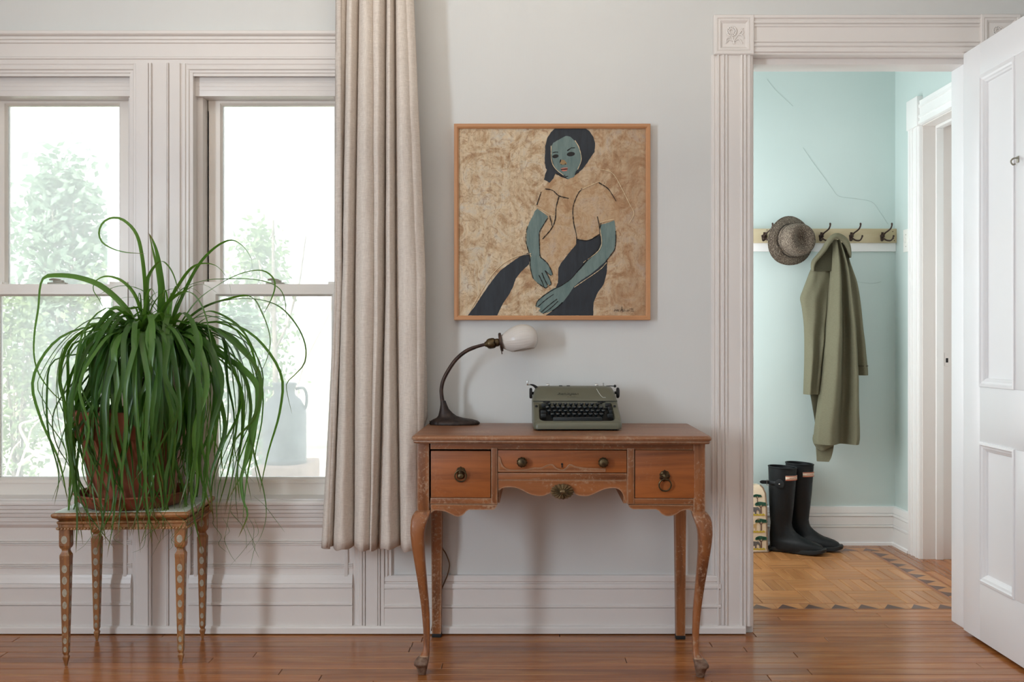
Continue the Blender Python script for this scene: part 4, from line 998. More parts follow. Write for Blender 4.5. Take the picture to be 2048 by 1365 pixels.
# drawers
def drawer(u0, u1, v0, v1, yo=.003):
    d = MB().box(fx(u0), fx(u1), DF - yo, DF + .018, fz(v1), fz(v0), .002).build('drawer', M['desk_front'], desk)
    b = MB().box(fx(u0) + .012, fx(u1) - .012, DF + .018, BYb - .05, fz(v1) + .006, fz(v0) - .012); b.build('drawer_box', M['desk'], d, smooth=0)
    return d
dl = drawer(161, 461, 207, 441); dc = drawer(498, 1142, 202, 313, .004); dr = drawer(1184, 1480, 200, 439)
# carved strip along the foot of the middle drawer
top_c = sm([(500, 232), (508, 236), (514, 262), (530, 288), (560, 300), (610, 301), (650, 296), (680, 290), (715, 289), (745, 276), (770, 272), (790, 290), (820, 300), (840, 290), (852, 274), (866, 273), (885, 282), (930, 290), (975, 293), (1036, 294)], 3)
poly = [(fx(u), fz(v)) for u, v in top_c] + [(fx(1036), fz(308)), (fx(500), fz(308))]
bm = bmesh.new(); vs = [bm.verts.new((x, DF - .0065, z)) for x, z in poly]; f0 = bm.faces.new(vs); f0.normal_update(); bmesh.ops.triangulate(bm, faces=[f0], ngon_method='EAR_CLIP')
r = bmesh.ops.extrude_face_region(bm, geom=list(bm.faces)); bmesh.ops.translate(bm, vec=(0, .004, 0), verts=[g for g in r['geom'] if isinstance(g, bmesh.types.BMVert)])
MB().addbm(bm).build('carved_molding', M['desk'], dc, smooth=0)
MB().tube([Vector((fx(u), DF - .0065, fz(v))) for u, v in top_c], .0016, 6).build('carved_bead', M['desk'], dc)
kx, kz = fx(819), fz(275)
kh = MB(); kh.lathe([(.001, .0072), (.0032, .0072), (.0032, .004), (.001, .004)], 12, Matrix.Translation((kx, DF, kz + .003)) @ Matrix.Rotation(PI / 2, 4, 'X')); kh.box(kx - .0016, kx + .0016, DF - .0072, DF - .004, kz - .008, kz + .003)
kh.build('keyhole', M['black'], dc)
def facing(x, z, y=DF - .003): return Matrix.Translation((x, y, z)) @ Matrix.Rotation(PI / 2, 4, 'X')    # lathe axis towards the viewer
for u in (619, 1024):
    MB().lathe([(.006, 0), (.006, .006), (.013, .010), (.0165, .015), (.0165, .019), (.012, .025), (.005, .028), (.001, .028)], 22, facing(fx(u), fz(259)), lambda a, h: 1 + .06 * math.cos(11 * a) if h > .009 else 1).build('knob', M['brass'], dc)
def ring_pull(par, x, zr, z_plate, r, tilt=0.0):
    MB().lathe([(.001, .012), (.006, .011), (.010, .007), (.014, .004), (.0155, .0), (.001, 0)], 20, facing(x, z_plate), lambda a, h: 1 + .10 * math.cos(8 * a), cap=False).build('rosette', M['brass'], par)
    b = MB(); b.tube([(x + r * math.sin(2 * PI * k / 28), DF - .013 - .003 * math.cos(2 * PI * k / 28), zr + r * math.cos(2 * PI * k / 28)) for k in range(29)], .0026, 8); b.build('ring_pull', M['brass'], par)
xl = fx(312); ring_pull(dl, xl, fz(330), fz(310), .0185)
MB().lathe([(.001, .012), (.008, .010), (.011, .005), (.013, 0), (.001, 0)], 18, facing(xl, fz(330)), cap=False).build('boss', M['brass'], dl)
xr = fx(1331); ring_pull(dr, xr, fz(372), fz(324), .0195)
MB().lathe([(.001, .016), (.006, .015), (.012, .010), (.015, .004), (.017, 0), (.001, 0)], 18, facing(xr, fz(330)), lambda a, h: 1 + .12 * math.cos(7 * a), cap=False).build('boss', M['brass'], dr)
# shell ornament
sx_, sz_ = fx(820), fz(408); o = MB(); rings = []
for r_, y in ((1, 0), (1, -.005), (.92, -.009), (.6, -.013), (.32, -.011), (.22, -.014), (.01, -.016)):
    rings.append([Vector((sx_ + .0365 * r_ * (1 + .05 * math.cos(17 * a) * (r_ > .3)) * math.cos(a), DF - .002 + y * (1 + .22 * math.cos(17 * a) * (r_ > .3)), sz_ + .0245 * r_ * (1 + .05 * math.cos(17 * a) * (r_ > .3)) * math.sin(a))) for a in [2 * PI * k / 68 for k in range(68)]])
o.loft(rings, cap=False); o.build('shell_ornament', M['shell'], desk, smooth=60)
# legs: the front pair has a square block above and a cabriole below, the rear pair is straight
def cab(sx):
    # rows in photo px: y, left edge, right edge, forward offset of the centre (m); for the left leg, mirrored for the right
    tab = [(1022, 837.5, 863, .000, 0), (1027, 831, 862, .006, 0), (1034, 826.5, 860.5, .011, .2), (1044, 823.5, 857, .016, .5), (1056, 822.2, 853, .019, .8), (1070, 822, 851, .021, 1), (1090, 824, 850.5, .020, 1), (1107, 826.5, 850.8, .018, 1), (1135, 831, 852.5, .013, 1), (1166, 836, 855, .008, 1),
           (1200, 841, 858, .003, 1), (1227, 844.5, 860.2, .001, 1), (1262, 847.5, 861.3, .001, 1), (1295, 848.3, 860.8, .004, 1), (1308, 847, 860.5, .008, 1), (1318, 840, 859.8, .013, 1), (1326, 832, 859, .019, 1), (1331, 829.2, 858, .022, 1), (1335, 829.5, 857.5, .022, 1), (1338, 833, 856.5, .019, 1), (1344, 835.5, 855.5, .017, 1), (1352, 838, 853, .015, 1)]
    cx0 = -(BX - .019); rings = []
    for py, a, b, fo, rd in tab:
        x0 = (a - 1024) * S * RF * (1 - fo / 3.2) - DKX; x1 = (b - 1024) * S * RF * (1 - fo / 3.2) - DKX
        z = CZ - (py - 682) * S * (RF - fo / D)
        if py == 1352: z = .0005
        cx, hw = (x0 + x1) / 2, (x1 - x0) / 2
        cx = cx + .0; cyy = DF + .019 - fo
        hy = hw if rd else min(hw, .019) ; hy = lerp(.019, hw * 1.0, rd)
        ring = []
        for k in range(20):
            t = 2 * PI * k / 20; c, s = math.cos(t), math.sin(t); e = lerp(.16, .62, rd)
            ring.append(Vector((sx * -1 * (cx + hw * abs(c) ** e * math.copysign(1, c)), cyy + hy * abs(s) ** e * math.copysign(1, s), z)))
        rings.append(ring)
    o = MB(); o.loft(rings[:16]); f = MB(); f.loft(rings[15:])
    return o, f
for sx in (-1, 1):
    lg, ft = cab(sx)
    ob = lg.build('front_leg', M['desk_v'], desk, smooth=50)
    ft.build('pad_foot', M['foot_worn'], ob, smooth=50)
    xo = sx * BX; xi = sx * (BX - .038)
    MB().box(xo, xi, DF - .003, DF + .036, fz(512), ztop - .027, .003).build('corner_post', M['desk_v'], desk)
    x0, x1 = sx * (BX - .001), sx * (BX - .043)
    o = MB(); rg = lambda xa, xb, ya, yb, z: [Vector((xa, ya, z)), Vector((xb, ya, z)), Vector((xb, yb, z)), Vector((xa, yb, z))]
    o.loft([rg(x0, x1, BYb - .041, BYb - .001, ztop - .027), rg(x0, x1, BYb - .041, BYb - .001, fz(470)), rg(x0 - sx * .004, x1 + sx * .006, BYb - .034, BYb - .003, .0005)])
    o.build('rear_leg', M['desk_v'], desk, smooth=0)
    MB().box(x0 - sx * .003, x1 + sx * .005, BYb - .0355, BYb - .002, .0003, .014, .002).build('foot_tip', M['rubber'], desk)

# ================================================================ gooseneck lamp on the desk
LY = -.100
lamp = thing('desk_lamp', 'gooseneck desk lamp with cast bronze base and white glass shade beside the curtain', 'lamp', (PX(909, LY), LY, ztop))
lo_ = Vector(lamp.location)
def LP(px, py, dy=0): return P3(px, py, LY) + Vector((0, dy, 0)) - lo_
# base: an oval plate that sweeps up into the horn at its left end
bcx, bhx, bhy = 0.0, .088, .050
hx_ = LP(886, 808).x
rings = []
for z, ax, ay, cx in ((.0, .088, .050, 0), (.004, .0895, .0515, 0), (.009, .0885, .0505, 0), (.014, .083, .046, -.001), (.019, .070, .037, -.006), (.024, .048, .028, -.017), (.031, .0335, .022, -.0255), (.042, .0245, .018, -.0315), (.056, .0165, .0145, -.0365), (.072, .0118, .0115, hx_ + .0025), (.086, .0092, .0092, hx_)):
    rings.append([Vector((cx + ax * math.cos(a) * (1 + (.018 * math.cos(23 * a) if .003 < z < .03 else 0)), ay * math.sin(a) * (1 + (.018 * math.cos(23 * a) if .003 < z < .03 else 0)), z)) for a in [2 * PI * k / 92 for k in range(92)]])
MB().loft(rings).build('base', M['iron'], lamp, smooth=50)
fe = MB(); fe.lathe([(.078, -.0012), (.084, -.0012), (.085, .0012), (.078, .0012)], 40, Matrix.Scale(.56, 4, (0, 1, 0))); fe.v = [(x, y, z + .0015) for x, y, z in fe.v]
fe.build('felt_pad', M['frame'], lamp)
arm = [(886.2, 812), (885.5, 806), (883.5, 792), (882.8, 779), (885.5, 764), (891, 751), (899, 737), (909.5, 722), (921, 710.5), (934.5, 701), (950, 694.5), (963.5, 690.5), (972, 688.5)]
MB().tube(catmull([LP(x, y) for x, y in arm], 50), [interp([(0, .0085), (.15, .0068), (.85, .0072), (.87, .0062), (1, .0058)], i / 49)[0] for i in range(50)], 14).build('arm', M['bronze'], lamp)
ax0, ax1 = LP(971, 688.7), LP(1001.7, 684.3)
adir = (LP(1070, 673.5) - LP(1001.7, 684.3)).normalized()
def axis_m(p, d=adir): return Matrix.Translation(p) @ d.to_track_quat('Z', 'Y').to_matrix().to_4x4()
k = (ax1 - ax0).length
MB().lathe([(.001, -.004), (.008, -.003), (.0105, .003), (.0165, .008), (.019, .014), (.0195, .026), (.018, .033), (.0145, .036), (.0145, .047), (.0125, .049), (.0125, .056), (.001, .056)], 26, axis_m(ax0), lambda a, h: 1 + (.02 * math.cos(16 * a) if .01 < h < .034 else 0)).build('socket', M['brass'], lamp)
MB().lathe([(.012, -.006), (.030, -.0055), (.034, -.003), (.034, .0035), (.031, .005), (.012, .004)], 40, axis_m(ax1), cap=False).build('shade_holder', M['bronze'], lamp)
sc_ = MB(); sc_.tube([ax1 + Vector((.003, -.012, -.033)), ax1 + Vector((.0045, -.013, -.043))], .002, 8); sc_.build('set_screw', M['bronze'], lamp)
# milk-glass shade: an egg on the socket's axis, cut open along its underside
L = .1345
prof = [(.022, .002), (.026, .008), (.0355, .024), (.0445, .042), (.0500, .060), (.0520, .076), (.0500, .094), (.0440, .110), (.0350, .122), (.022, .1305), (.010, .134), (.0005, L)]
cp_ = catmull([Vector((r, h, 0)) for r, h in prof], 34)
tmp = MB(); tmp.lathe([(max(p.x, .0005), p.y) for p in cp_], 96, None, lambda a, h: 1 + .011 * math.cos(30 * a), cap=False)
bm = bmesh.new(); vs = [bm.verts.new(v) for v in tmp.v]
for f in tmp.f: bm.faces.new([vs[i] for i in f])
m_ax = axis_m(ax1); bm.transform(m_ax)
down = (Vector((0, -.12, -1)) - adir * Vector((0, -.12, -1)).dot(adir)).normalized()
bmesh.ops.bisect_plane(bm, geom=list(bm.verts) + list(bm.edges) + list(bm.faces), plane_co=ax1 + down * .0405 + adir * .07, plane_no=down, clear_outer=True)
sh = MB().addbm(bm).build('glass_shade', M['milk'], lamp, smooth=60)
md = sh.modifiers.new('thickness', 'SOLIDIFY'); md.thickness = .0035; md.offset = -1
bl = MB().lathe([(.010, .003), (.013, .012), (.020, .035), (.024, .050), (.0225, .064), (.014, .076), (.001, .080)], 20, axis_m(ax1)).build('bulb', M['switch'], lamp)
# flex: over the back edge of the desk and down the wall behind it
cd = [Vector((-.296, -.060, ztop + .006)) , Vector((-.30, -.034, ztop + .004)), Vector((-.29, -.014, ztop - .03)), P3(871, 960, -.012), P3(879, 1060, -.012), P3(884, 1094, -.012), P3(891, 1106, -.014), P3(897.5, 1122, -.014), P3(899, 1132, -.015), P3(895, 1150, -.018), P3(886, 1172, -.026), P3(875, 1200, -.026), P3(868, 1230, -.030), P3(863, 1262, -.036)]
cd = [c - lo_ for c in cd]; cd.insert(0, Vector((-.070, .026, .006)))
MB().tube(catmull(cd, 90), .0024, 7).build('power_cord', M['cord'], lamp)

# ================================================================ portable typewriter
TX, TY = .2205, -.352                          # centre, front edge
tw = thing('typewriter', 'olive green portable typewriter with black keys standing on the desk', 'typewriter', (TX, TY, ztop))
def rr(hx, y0, y1, r, z, n=5, zf=None):
    """rounded rectangle ring, z may slope with y through zf."""
    out = []
    for cx, cy, a0 in ((hx - r, y1 - r, 0), (-hx + r, y1 - r, PI / 2), (-hx + r, y0 + r, PI), (hx - r, y0 + r, 3 * PI / 2)):
        for k in range(n + 1):
            a = a0 + PI / 2 * k / n; x, y = cx + r * math.cos(a), cy + r * math.sin(a); out.append(Vector((x, y, zf(y) if zf else z)))
    return out
for sx in (-1, 1):
    for y in (.03, .25): MB().lathe([(.008, 0), (.009, .002), (.008, .009)], 14, Matrix.Translation((sx * .125, y, 0))).build('rubber_foot', M['rubber'], tw)
MB().loft([rr(.139, .006, .276, .016, .004), rr(.143, .002, .279, .018, .010)]).build('base_plate', M['rubber'], tw)
deck = lambda y: interp([(0, .0265), (.02, .0305), (.155, .0885), (.17, .092)], y)[0]
o = MB()
o.loft([rr(.1475, 0, .172, .018, .006, 8), rr(.1485, -.001, .173, .018, .016, 8), rr(.1480, .001, .173, .020, 0, 8, lambda y: deck(y) - .004), rr(.1445, .0045, .171, .018, 0, 8, deck),
        rr(.1285, .0235, .150, .020, 0, 8, lambda y: deck(y) - .0005), rr(.1265, .0255, .148, .019, 0, 8, lambda y: deck(y) - .004), rr(.1250, .027, .147, .018, 0, 8, lambda y: deck(y) - .030)], cap=False)
o.build('lower_shell', M['olive'], tw, smooth=40)
MB().loft([rr(.1262, .026, .148, .018, 0, 8, lambda y: deck(y) - .022), rr(.1262, .026, .148, .018, 0, 8, lambda y: deck(y) - .019)]).build('key_well', M['well'], tw)
# hood: tapers upward, rounded shoulders
def hood(hx, y0, y1, r, z): return rr(hx, y0, y1, r, z, 8)
o = MB(); o.loft([hood(.1485, .150, .288, .012, .010), hood(.1490, .150, .289, .014, .082), hood(.1490, .151, .289, .016, .0905), hood(.1480, .153, .288, .018, .0945), hood(.1455, .168, .287, .020, .106), hood(.1415, .184, .285, .022, .119), hood(.1375, .199, .283, .024, .130), hood(.1330, .208, .280, .024, .1355), hood(.1255, .218, .274, .022, .1385), hood(.105, .236, .262, .012, .1392)])
o.build('hood', M['olive'], tw, smooth=50)
MB().box(-.146, .146, .1488, .1505, .0895, .0915).build('hood_seam', M['black'], tw, smooth=0)
for x0, x1, xc in ((-.112, -.088, -.100), (.078, .105, .090)):
    MB().box(x0, x1, .146, .152, .0865, .0890, .0008).lathe([(.0012, 0), (.0042, .0005), (.0042, .004), (.001, .005)], 12, Matrix.Translation((xc, .147, .0855)) @ Matrix.Rotation(PI / 2, 4, 'X')).build('hood_catch', M['rubber'], tw)
for x in (-.0465, -.019): MB().box(x - .006, x + .006, .232, .238, .137, .1415, .001).build('margin_stop', M['rubber'], tw)
for x in (-.091, .0845):
    MB().lathe([(.0055, -.006), (.0062, -.004), (.0062, .004), (.0055, .006)], 16, Matrix.Translation((x, .262, .1405)) @ Matrix.Rotation(PI / 2, 4, 'Y')).build('paper_roller', M['chrome'], tw)
# carriage: platen knobs, small lever, return lever
def xl(r0, prof, x, y, z, nm, mt, mod=None, sg=1): MB().lathe(prof, 26, Matrix.Translation((x, y, z)) @ Matrix.Rotation(sg * PI / 2, 4, 'Y'), mod).build(nm, M[mt], tw)
kn = [(.005, 0), (.005, .006), (.0165, .007), (.0185, .009), (.0185, .014), (.016, .0165), (.001, .017)]
xl(0, kn, .1455, .225, .1155, 'platen_knob', 'rubber', lambda a, h: 1 + (.03 * math.cos(20 * a) if .008 < h < .015 else 0))
xl(0, kn, -.1415, .235, .1135, 'platen_knob', 'rubber', lambda a, h: 1 + (.03 * math.cos(20 * a) if .008 < h < .015 else 0), -1)
lv = MB(); lv.tube([(.118, .245, .139), (.134, .240, .1395), (.146, .236, .139)], .0016, 8); lv.lathe([(.001, -.0052), (.0038, -.0036), (.0052, 0), (.0038, .0036), (.001, .0052)], 12, Matrix.Translation((.148, .236, .139))); lv.build('release_lever', M['rubber'], tw)
MB().lathe([(.0018, 0), (.0018, .010), (.003, .011), (.003, .013), (.001, .014)], 10, Matrix.Translation((.108, .25, .1365))).build('paper_bail_post', M['chrome'], tw)
MB().tube(catmull([(-.131, .225, .132), (-.139, .222, .139), (-.147, .219, .1435), (-.158, .215, .1455)], 14), [.006, .0058, .0056, .0054, .005, .0046, .0042, .0038, .0034, .003, .0028, .0026, .0024, .0022], 8).build('return_lever', M['rubber'], tw)
lt = MB(); lt.tube([(-.155, .216, .1452), (-.168, .210, .1448)], .0022, 8); lt.box(-.1685, -.1625, .207, .213, .144, .160, .0015); lt.build('lever_tip', M['chrome'], tw)
# small side keys
for x in (-.1365, .1345): MB().lathe([(.001, 0), (.0045, .001), (.0045, .005), (.003, .007), (.001, .007)], 12, Matrix.Translation((x, .118, deck(.118) - .001))).build('side_lever', M['rubber'], tw)
# keyboard: four rows of dished keys, each with its letter
def text_mb(s, size, ext=.0, shear=0.0, off=0.0):
    cu = bpy.data.curves.new('t', 'FONT'); cu.body = s; cu.size = size; cu.extrude = ext; cu.shear = shear; cu.offset = off; cu.align_x = 'CENTER'; cu.align_y = 'CENTER'; cu.resolution_u = 2
    ob = bpy.data.objects.new('t', cu); col.objects.link(ob); dg = bpy.context.evaluated_depsgraph_get()
    me = bpy.data.meshes.new_from_object(ob.evaluated_get(dg)); mb = MB(); mb.add([v.co.copy() for v in me.vertices], [tuple(p.vertices) for p in me.polygons])
    bpy.data.objects.remove(ob); bpy.data.curves.remove(cu); bpy.data.meshes.remove(me); return mb
SL = math.atan2(.0885 - .0305, .135)
kmesh = MB().lathe([(.0040, -.012), (.0042, -.002), (.0068, .0), (.0075, .0025), (.0070, .0042), (.0058, .0038), (.001, .0030)], 16)
kproto = None
rows_k = [("234567890-", .134, -.0905, .0186), ("QWERTYUIOP½", .110, -.0985, .0186), ("ASDFGHJKL;'", .0865, -.0935, .0186), ("ZXCVBNM,./", .063, -.0835, .0186)]
for s, y, x0, pitch in rows_k:
    for i, ch in enumerate(s):
        if kproto is None: kproto = kmesh.build('key', M['key'], tw); ob = kproto
        else: ob = kproto.copy(); col.objects.link(ob)
        ob.location = (x0 + i * pitch, y, deck(y) + .0005); ob.rotation_euler = (SL * .55, 0, 0)
        t = text_mb(ch, .0075); t.v = [(x, y_, .0036 + (.0004 if True else 0)) for x, y_, z in t.v]; t.build('key_legend', M['legend'], ob, smooth=0)
def wide(x0, x1, y, nm='shift_key'): MB().box(x0, x1, y - .0075, y + .0075, deck(y) - .010, deck(y) + .004, .0022).build(nm, M['key'], tw)
wide(-.123, -.1045, .063); wide(.1035, .123, .063); wide(-.1225, -.1045, .0865); wide(.110, .1225, .112); wide(.104, .123, .136, 'tab_key'); wide(-.118, -.102, .134, 'tab_key'); wide(.112, .123, .0885)
MB().box(-.083, .084, .0305, .0455, .024, .0435, .004).build('space_bar', M['key'], tw)
# badge lettering on the hood front
hs = math.atan2(.130 - .0945, .199 - .153)
def on_hood(mb, yc, zc, xc, nm, mt):
    m_ = Matrix.Translation((xc, yc, zc)) @ Matrix.Rotation(hs, 4, 'X'); mb.v = [tuple(m_ @ Vector(v)) for v in mb.v]; return mb.build(nm, M[mt], tw, smooth=0)
t = text_mb('Remington', .0155, .0008, .35, .0002); t.v = [(x * 1.10, y, z) for x, y, z in t.v]
on_hood(t, .1775, .1135 + .0012, -.0235, 'badge_lettering', 'letter_d')
t = text_mb('QUIET-RITER', .0052, .0002); t.v = [(x * 1.15, y, z) for x, y, z in t.v]
on_hood(t, .1660, .1045 + .0012, -.0105, 'small_lettering', 'letter')
sc1 = MB(); sc1.tube([(.079, .1995, .1310), (.085, .183, .1188), (.092, .170, .1080), (.098, .163, .1026), (.108, .163, .1024)], .0008, 4); sc1.build('scratch', M['legend'], tw)

# ================================================================ hall: coat rail, hat, coat, boots, bag, switch
HB_ = HY1
rack = thing('coat_rack', 'chipped cream board with iron double hooks on the aqua hall wall', 'coat rack', (PX(1650, HB_ - .02), HB_, PZ(472, HB_ - .02)))
ro = Vector(rack.location)
def HP(px, py, y): return P3(px, py, y) - ro
yb_ = HB_ - .022
MB().box(HX0 + .01 - ro.x, HP(1793.5, 472, yb_).x, -.022, -.001, HP(0, 485.5, yb_).z, HP(0, 457, yb_).z, .002).build('board', M['board'], rack)
MB().box(HX0 + .01 - ro.x, HP(1792, 472, HB_ - .014).x, -.014, -.0005, HP(0, 502.5, yb_).z, HP(0, 485, yb_).z, .002).build('backing_strip', M['hall_trim'], rack)
nl = MB()
for x, y in ((1785.5, 463), (1786.5, 473), (1787, 477), (1788.5, 481), (1783, 480), (1534, 460)): nl.lathe([(.001, .0012), (.0026, .0010), (.0026, 0)], 8, Matrix.Translation(HP(x, y, yb_)) @ Matrix.Rotation(PI / 2, 4, 'X'))
nl.build('nail_hole', M['bronze'], rack)
def hook(px):
    h = bpy.data.objects.new('hook', None); col.objects.link(h); h.parent = rack; h.location = HP(px, 472, yb_)
    q = S * (1 + yb_ / D)
    def w(dx, dy, out): return Vector((dx * q, -out, -dy * q))
    o = MB(); o.lathe([(.001, .012), (.007, .010), (.011, .004), (.012, 0)], 14, Matrix.Translation(w(-1, 0, 0)) @ Matrix.Rotation(PI / 2, 4, 'X'), lambda a, hh: 1 + .12 * math.cos(5 * a))
    o.box(-.007 - q, .003, -.004, 0, -.022, .020, .002)
    o.tube(catmull([w(-1, 0, .006), w(1, -5, .022), w(5, -9, .038), (w(8, -13, .05)), w(9.5, -19, .056), w(9.3, -24, .056)], 20), [.0045] * 5 + [.004] * 12 + [.0045, .0055, .003], 9)
    for sg in (-1, 1):
        e = 9 if sg < 0 else 15
        o.tube(catmull([w(-1, 4, .006), w(sg * e * .35, 9, .016), w(sg * e * .8 + (0 if sg < 0 else 0), 9.5, .028), w(sg * e, 4, .036), w(sg * e * 1.05, -.5, .038)], 18), [.0042] * 10 + [.0038] * 5 + [.0045, .0052, .003], 9)
    ob = o.build('iron_hook', M['bronze'], h); 
    ob.parent = rack; ob.location = h.location; bpy.data.objects.remove(h); ob.name = 'hook'; return ob
hook(1530); hook(1588); hook(1644); hook(1704); hook(1766)

# straw hat, crown towards the viewer
hat = thing('hat', 'grey-brown woven straw hat hanging on the coat rail', 'hat', tuple(P3(1583, 481, HB_ - .085)))
hax = Vector((.40, -1, .0)).normalized(); up_ = Vector((.16, 0, 1)); sdx = up_.cross(hax).normalized() * -1; upx = hax.cross(sdx).normalized() * -1
if upx.z < 0: upx = -upx
sdx = hax.cross(upx).normalized()
if sdx.x < 0: sdx = -sdx
HM = lambda a, r, h, ex=1.0: sdx * (r * math.cos(a)) * ex + upx * (r * math.sin(a)) + hax * h
def straw():
    m, nt, b = new_mat('woven_straw'); v = coords(nt, (1, 1, 1))
    w = nd(nt, 'ShaderNodeTexVoronoi'); w.inputs['Scale'].default_value = 330; nt.links.new(v, w.inputs['Vector'])
    n = noise(nt, v, 260, 3); ad = nd(nt, 'ShaderNodeMath', operation='ADD'); nt.links.new(w.outputs['Distance'], ad.inputs[0]); nt.links.new(n, ad.inputs[1])
    nt.links.new(ramp(nt, ad.outputs[0], [(.55, srgb(196, 184, 164)), (.85, srgb(138, 124, 108)), (1.05, srgb(82, 70, 60))]), b.inputs['Base Color'])
    b.inputs['Roughness'].default_value = .85; bump(nt, b, ad.outputs[0], .8, .002); return m
M['straw'] = straw(); M['hatband'] = simple('dark_hat_cord', srgb(44, 38, 34), .8)
prof_b = [(.088, .006), (.100, .004), (.112, -.003), (.124, -.012), (.130, -.016), (.131, -.018), (.124, -.016), (.100, -.001), (.086, .001)]
rings = []
for r, h in prof_b:
    rings.append([HM(a, r * (1.02 + .05 * math.cos(2 * a - .6) + .03 * math.cos(3 * a + 2.0)), h + .012 * math.cos(2 * a) * (r - .08) / .05) for a in [2 * PI * k / 64 for k in range(64)]])
MB().loft(rings, cap=False).build('brim', M['straw'], hat, smooth=60)
rings = []
for r, h, dent in ((.0895, .000, 0), (.088, .012, 0), (.087, .030, 0), (.086, .055, 0), (.084, .076, 0), (.079, .090, .1), (.070, .098, .3), (.058, .098, .6), (.044, .093, .9), (.028, .088, 1), (.012, .086, 1), (.001, .086, 1)):
    ring = []
    for k in range(64):
        a = 2 * PI * k / 64; c_ = HM(a, r * (1 + .04 * math.cos(2 * a)), h)
        u = r * math.cos(a - .3); v = r * math.sin(a - .3)
        dn = math.exp(-(u / .028) ** 2) * math.exp(-((v - .006) / .05) ** 2) * .030 * dent
        ring.append(c_ - hax * dn)
    rings.append(ring)
MB().loft(rings, cap=False).build('crown', M['straw'], hat, smooth=60)
b = MB(); b.tube([HM(2 * PI * k / 64, .0905 * (1 + .04 * math.cos(4 * PI * k / 64)), .006) for k in range(65)], .0024, 6); b.build('hat_cord', M['hatband'], hat)
b = MB(); b.tube([HM(2 * PI * k / 64, .0885 * (1 + .04 * math.cos(4 * PI * k / 64)), .026) for k in range(65)], [.0022] * 65, 6); b.build('band_edge', M['straw'], hat)
o = MB(); pts = [HM(3.9, .091, .012), HM(3.95, .104, .016), HM(4.02, .118, .012), HM(4.06, .132, .004), HM(4.08, .142, -.002)]
rib = []
for p in catmull(pts, 12): rib.append([p - sdx * .007 - hax * .002, p + sdx * .007 - hax * .002, p + sdx * .007 + hax * .003, p - sdx * .007 + hax * .003])
o.loft(rib); o.build('band_tail', M['straw'], hat)
o = MB(); rib = []
for p in catmull([HM(3.9, .091, .012), HM(3.7, .103, .016), HM(3.58, .113, .012)], 8): rib.append([p - upx * .005 - hax * .002, p + upx * .005 - hax * .002, p + upx * .005 + hax * .003, p - upx * .005 + hax * .003])
o.loft(rib); o.build('band_tail', M['straw'], hat)
o = MB(); o.tube([HM(2 * PI * k / 64, .1305 * (1.02 + .05 * math.cos(2 * (2 * PI * k / 64) - .6) + .03 * math.cos(3 * (2 * PI * k / 64) + 2.0)), -.0165 + .012 * math.cos(4 * PI * k / 64)) for k in range(65)], .0022, 6); o.build('brim_edge', M['straw'], hat)

# olive coat on the middle hook
CY = HB_ - .10
coat = thing('coat', 'olive green cotton coat hanging in long folds from the coat rail', 'coat', tuple(P3(1662, 478, CY)))
co = Vector(coat.location)
def Kc(u, v): return (1580 + u / 2.844, 460 + v / 2.844)
def cloth(name, rows, depth, base=.0, mat='coat', nc=28, nr=60, seed=1, rough=.004):
    """rows: (v, u_left, u_right); depth(s, t) -> how far the cloth stands off the wall, in metres, along the panel."""
    o = MB(); fr = []; bk_ = []
    L_ = catmull([Vector((a, v, 0)) for v, a, b in rows], nr); R_ = catmull([Vector((b, v, 0)) for v, a, b in rows], nr)
    for i in range(nr):
        t = i / (nr - 1); a, b = L_[i], R_[i]; rowf = []; rowb = []
        for k in range(nc + 1):
            s = k / nc; u, v = lerp(a.x, b.x, s), lerp(a.y, b.y, s)
            d = base + depth(s, t) + mnoise.noise(Vector((u * .02 + seed, v * .010, seed))) * rough * (1 if 0 < k < nc else .3)
            px, py = Kc(u, v); y = CY - d
            rowf.append(P3(px, py, CY) + Vector((0, -d, 0)) - co); rowb.append(P3(px, py, CY) + Vector((0, -base + .012, 0)) - co)
        fr.append(rowf + rowb[::-1])
    o.loft(fr); return o.build(name, M[mat], coat, smooth=60)
half_round = lambda s, p=.6: max(0, math.sin(PI * s)) ** p
# inside and back layers first
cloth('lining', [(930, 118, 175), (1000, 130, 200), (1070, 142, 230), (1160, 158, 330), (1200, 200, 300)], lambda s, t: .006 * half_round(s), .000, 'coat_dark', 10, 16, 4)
cloth('sleeve', [(130, 300, 325), (180, 296, 338), (260, 300, 366), (340, 314, 388), (420, 326, 400), (560, 344, 416), (680, 356, 431), (770, 364, 440), (826, 368, 442)], lambda s, t: .038 * half_round(s, .5) * min(1, .35 + t * 3) + .006 * math.sin(9 * s + 3 * t), .004, 'coat', 20, 50, 2, .005)
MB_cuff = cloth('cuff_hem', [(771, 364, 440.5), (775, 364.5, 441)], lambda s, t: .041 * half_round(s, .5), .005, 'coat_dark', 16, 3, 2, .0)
cloth('sleeve', [(150, 165, 235), (200, 132, 236), (240, 112, 234), (290, 93, 230), (345, 72, 222), (387, 59, 214), (440, 68, 206), (530, 79, 196), (640, 83, 186), (760, 82, 174), (860, 79, 166), (934, 77, 160)], lambda s, t: (.040 * half_round(s, .55) + .014 * math.sin(PI * 2.2 * s + .3) * (.3 + t) + .006 * math.sin(11 * s + 6 * t)) * min(1, .4 + 2 * t), .006, 'coat', 30, 70, 3, .007)
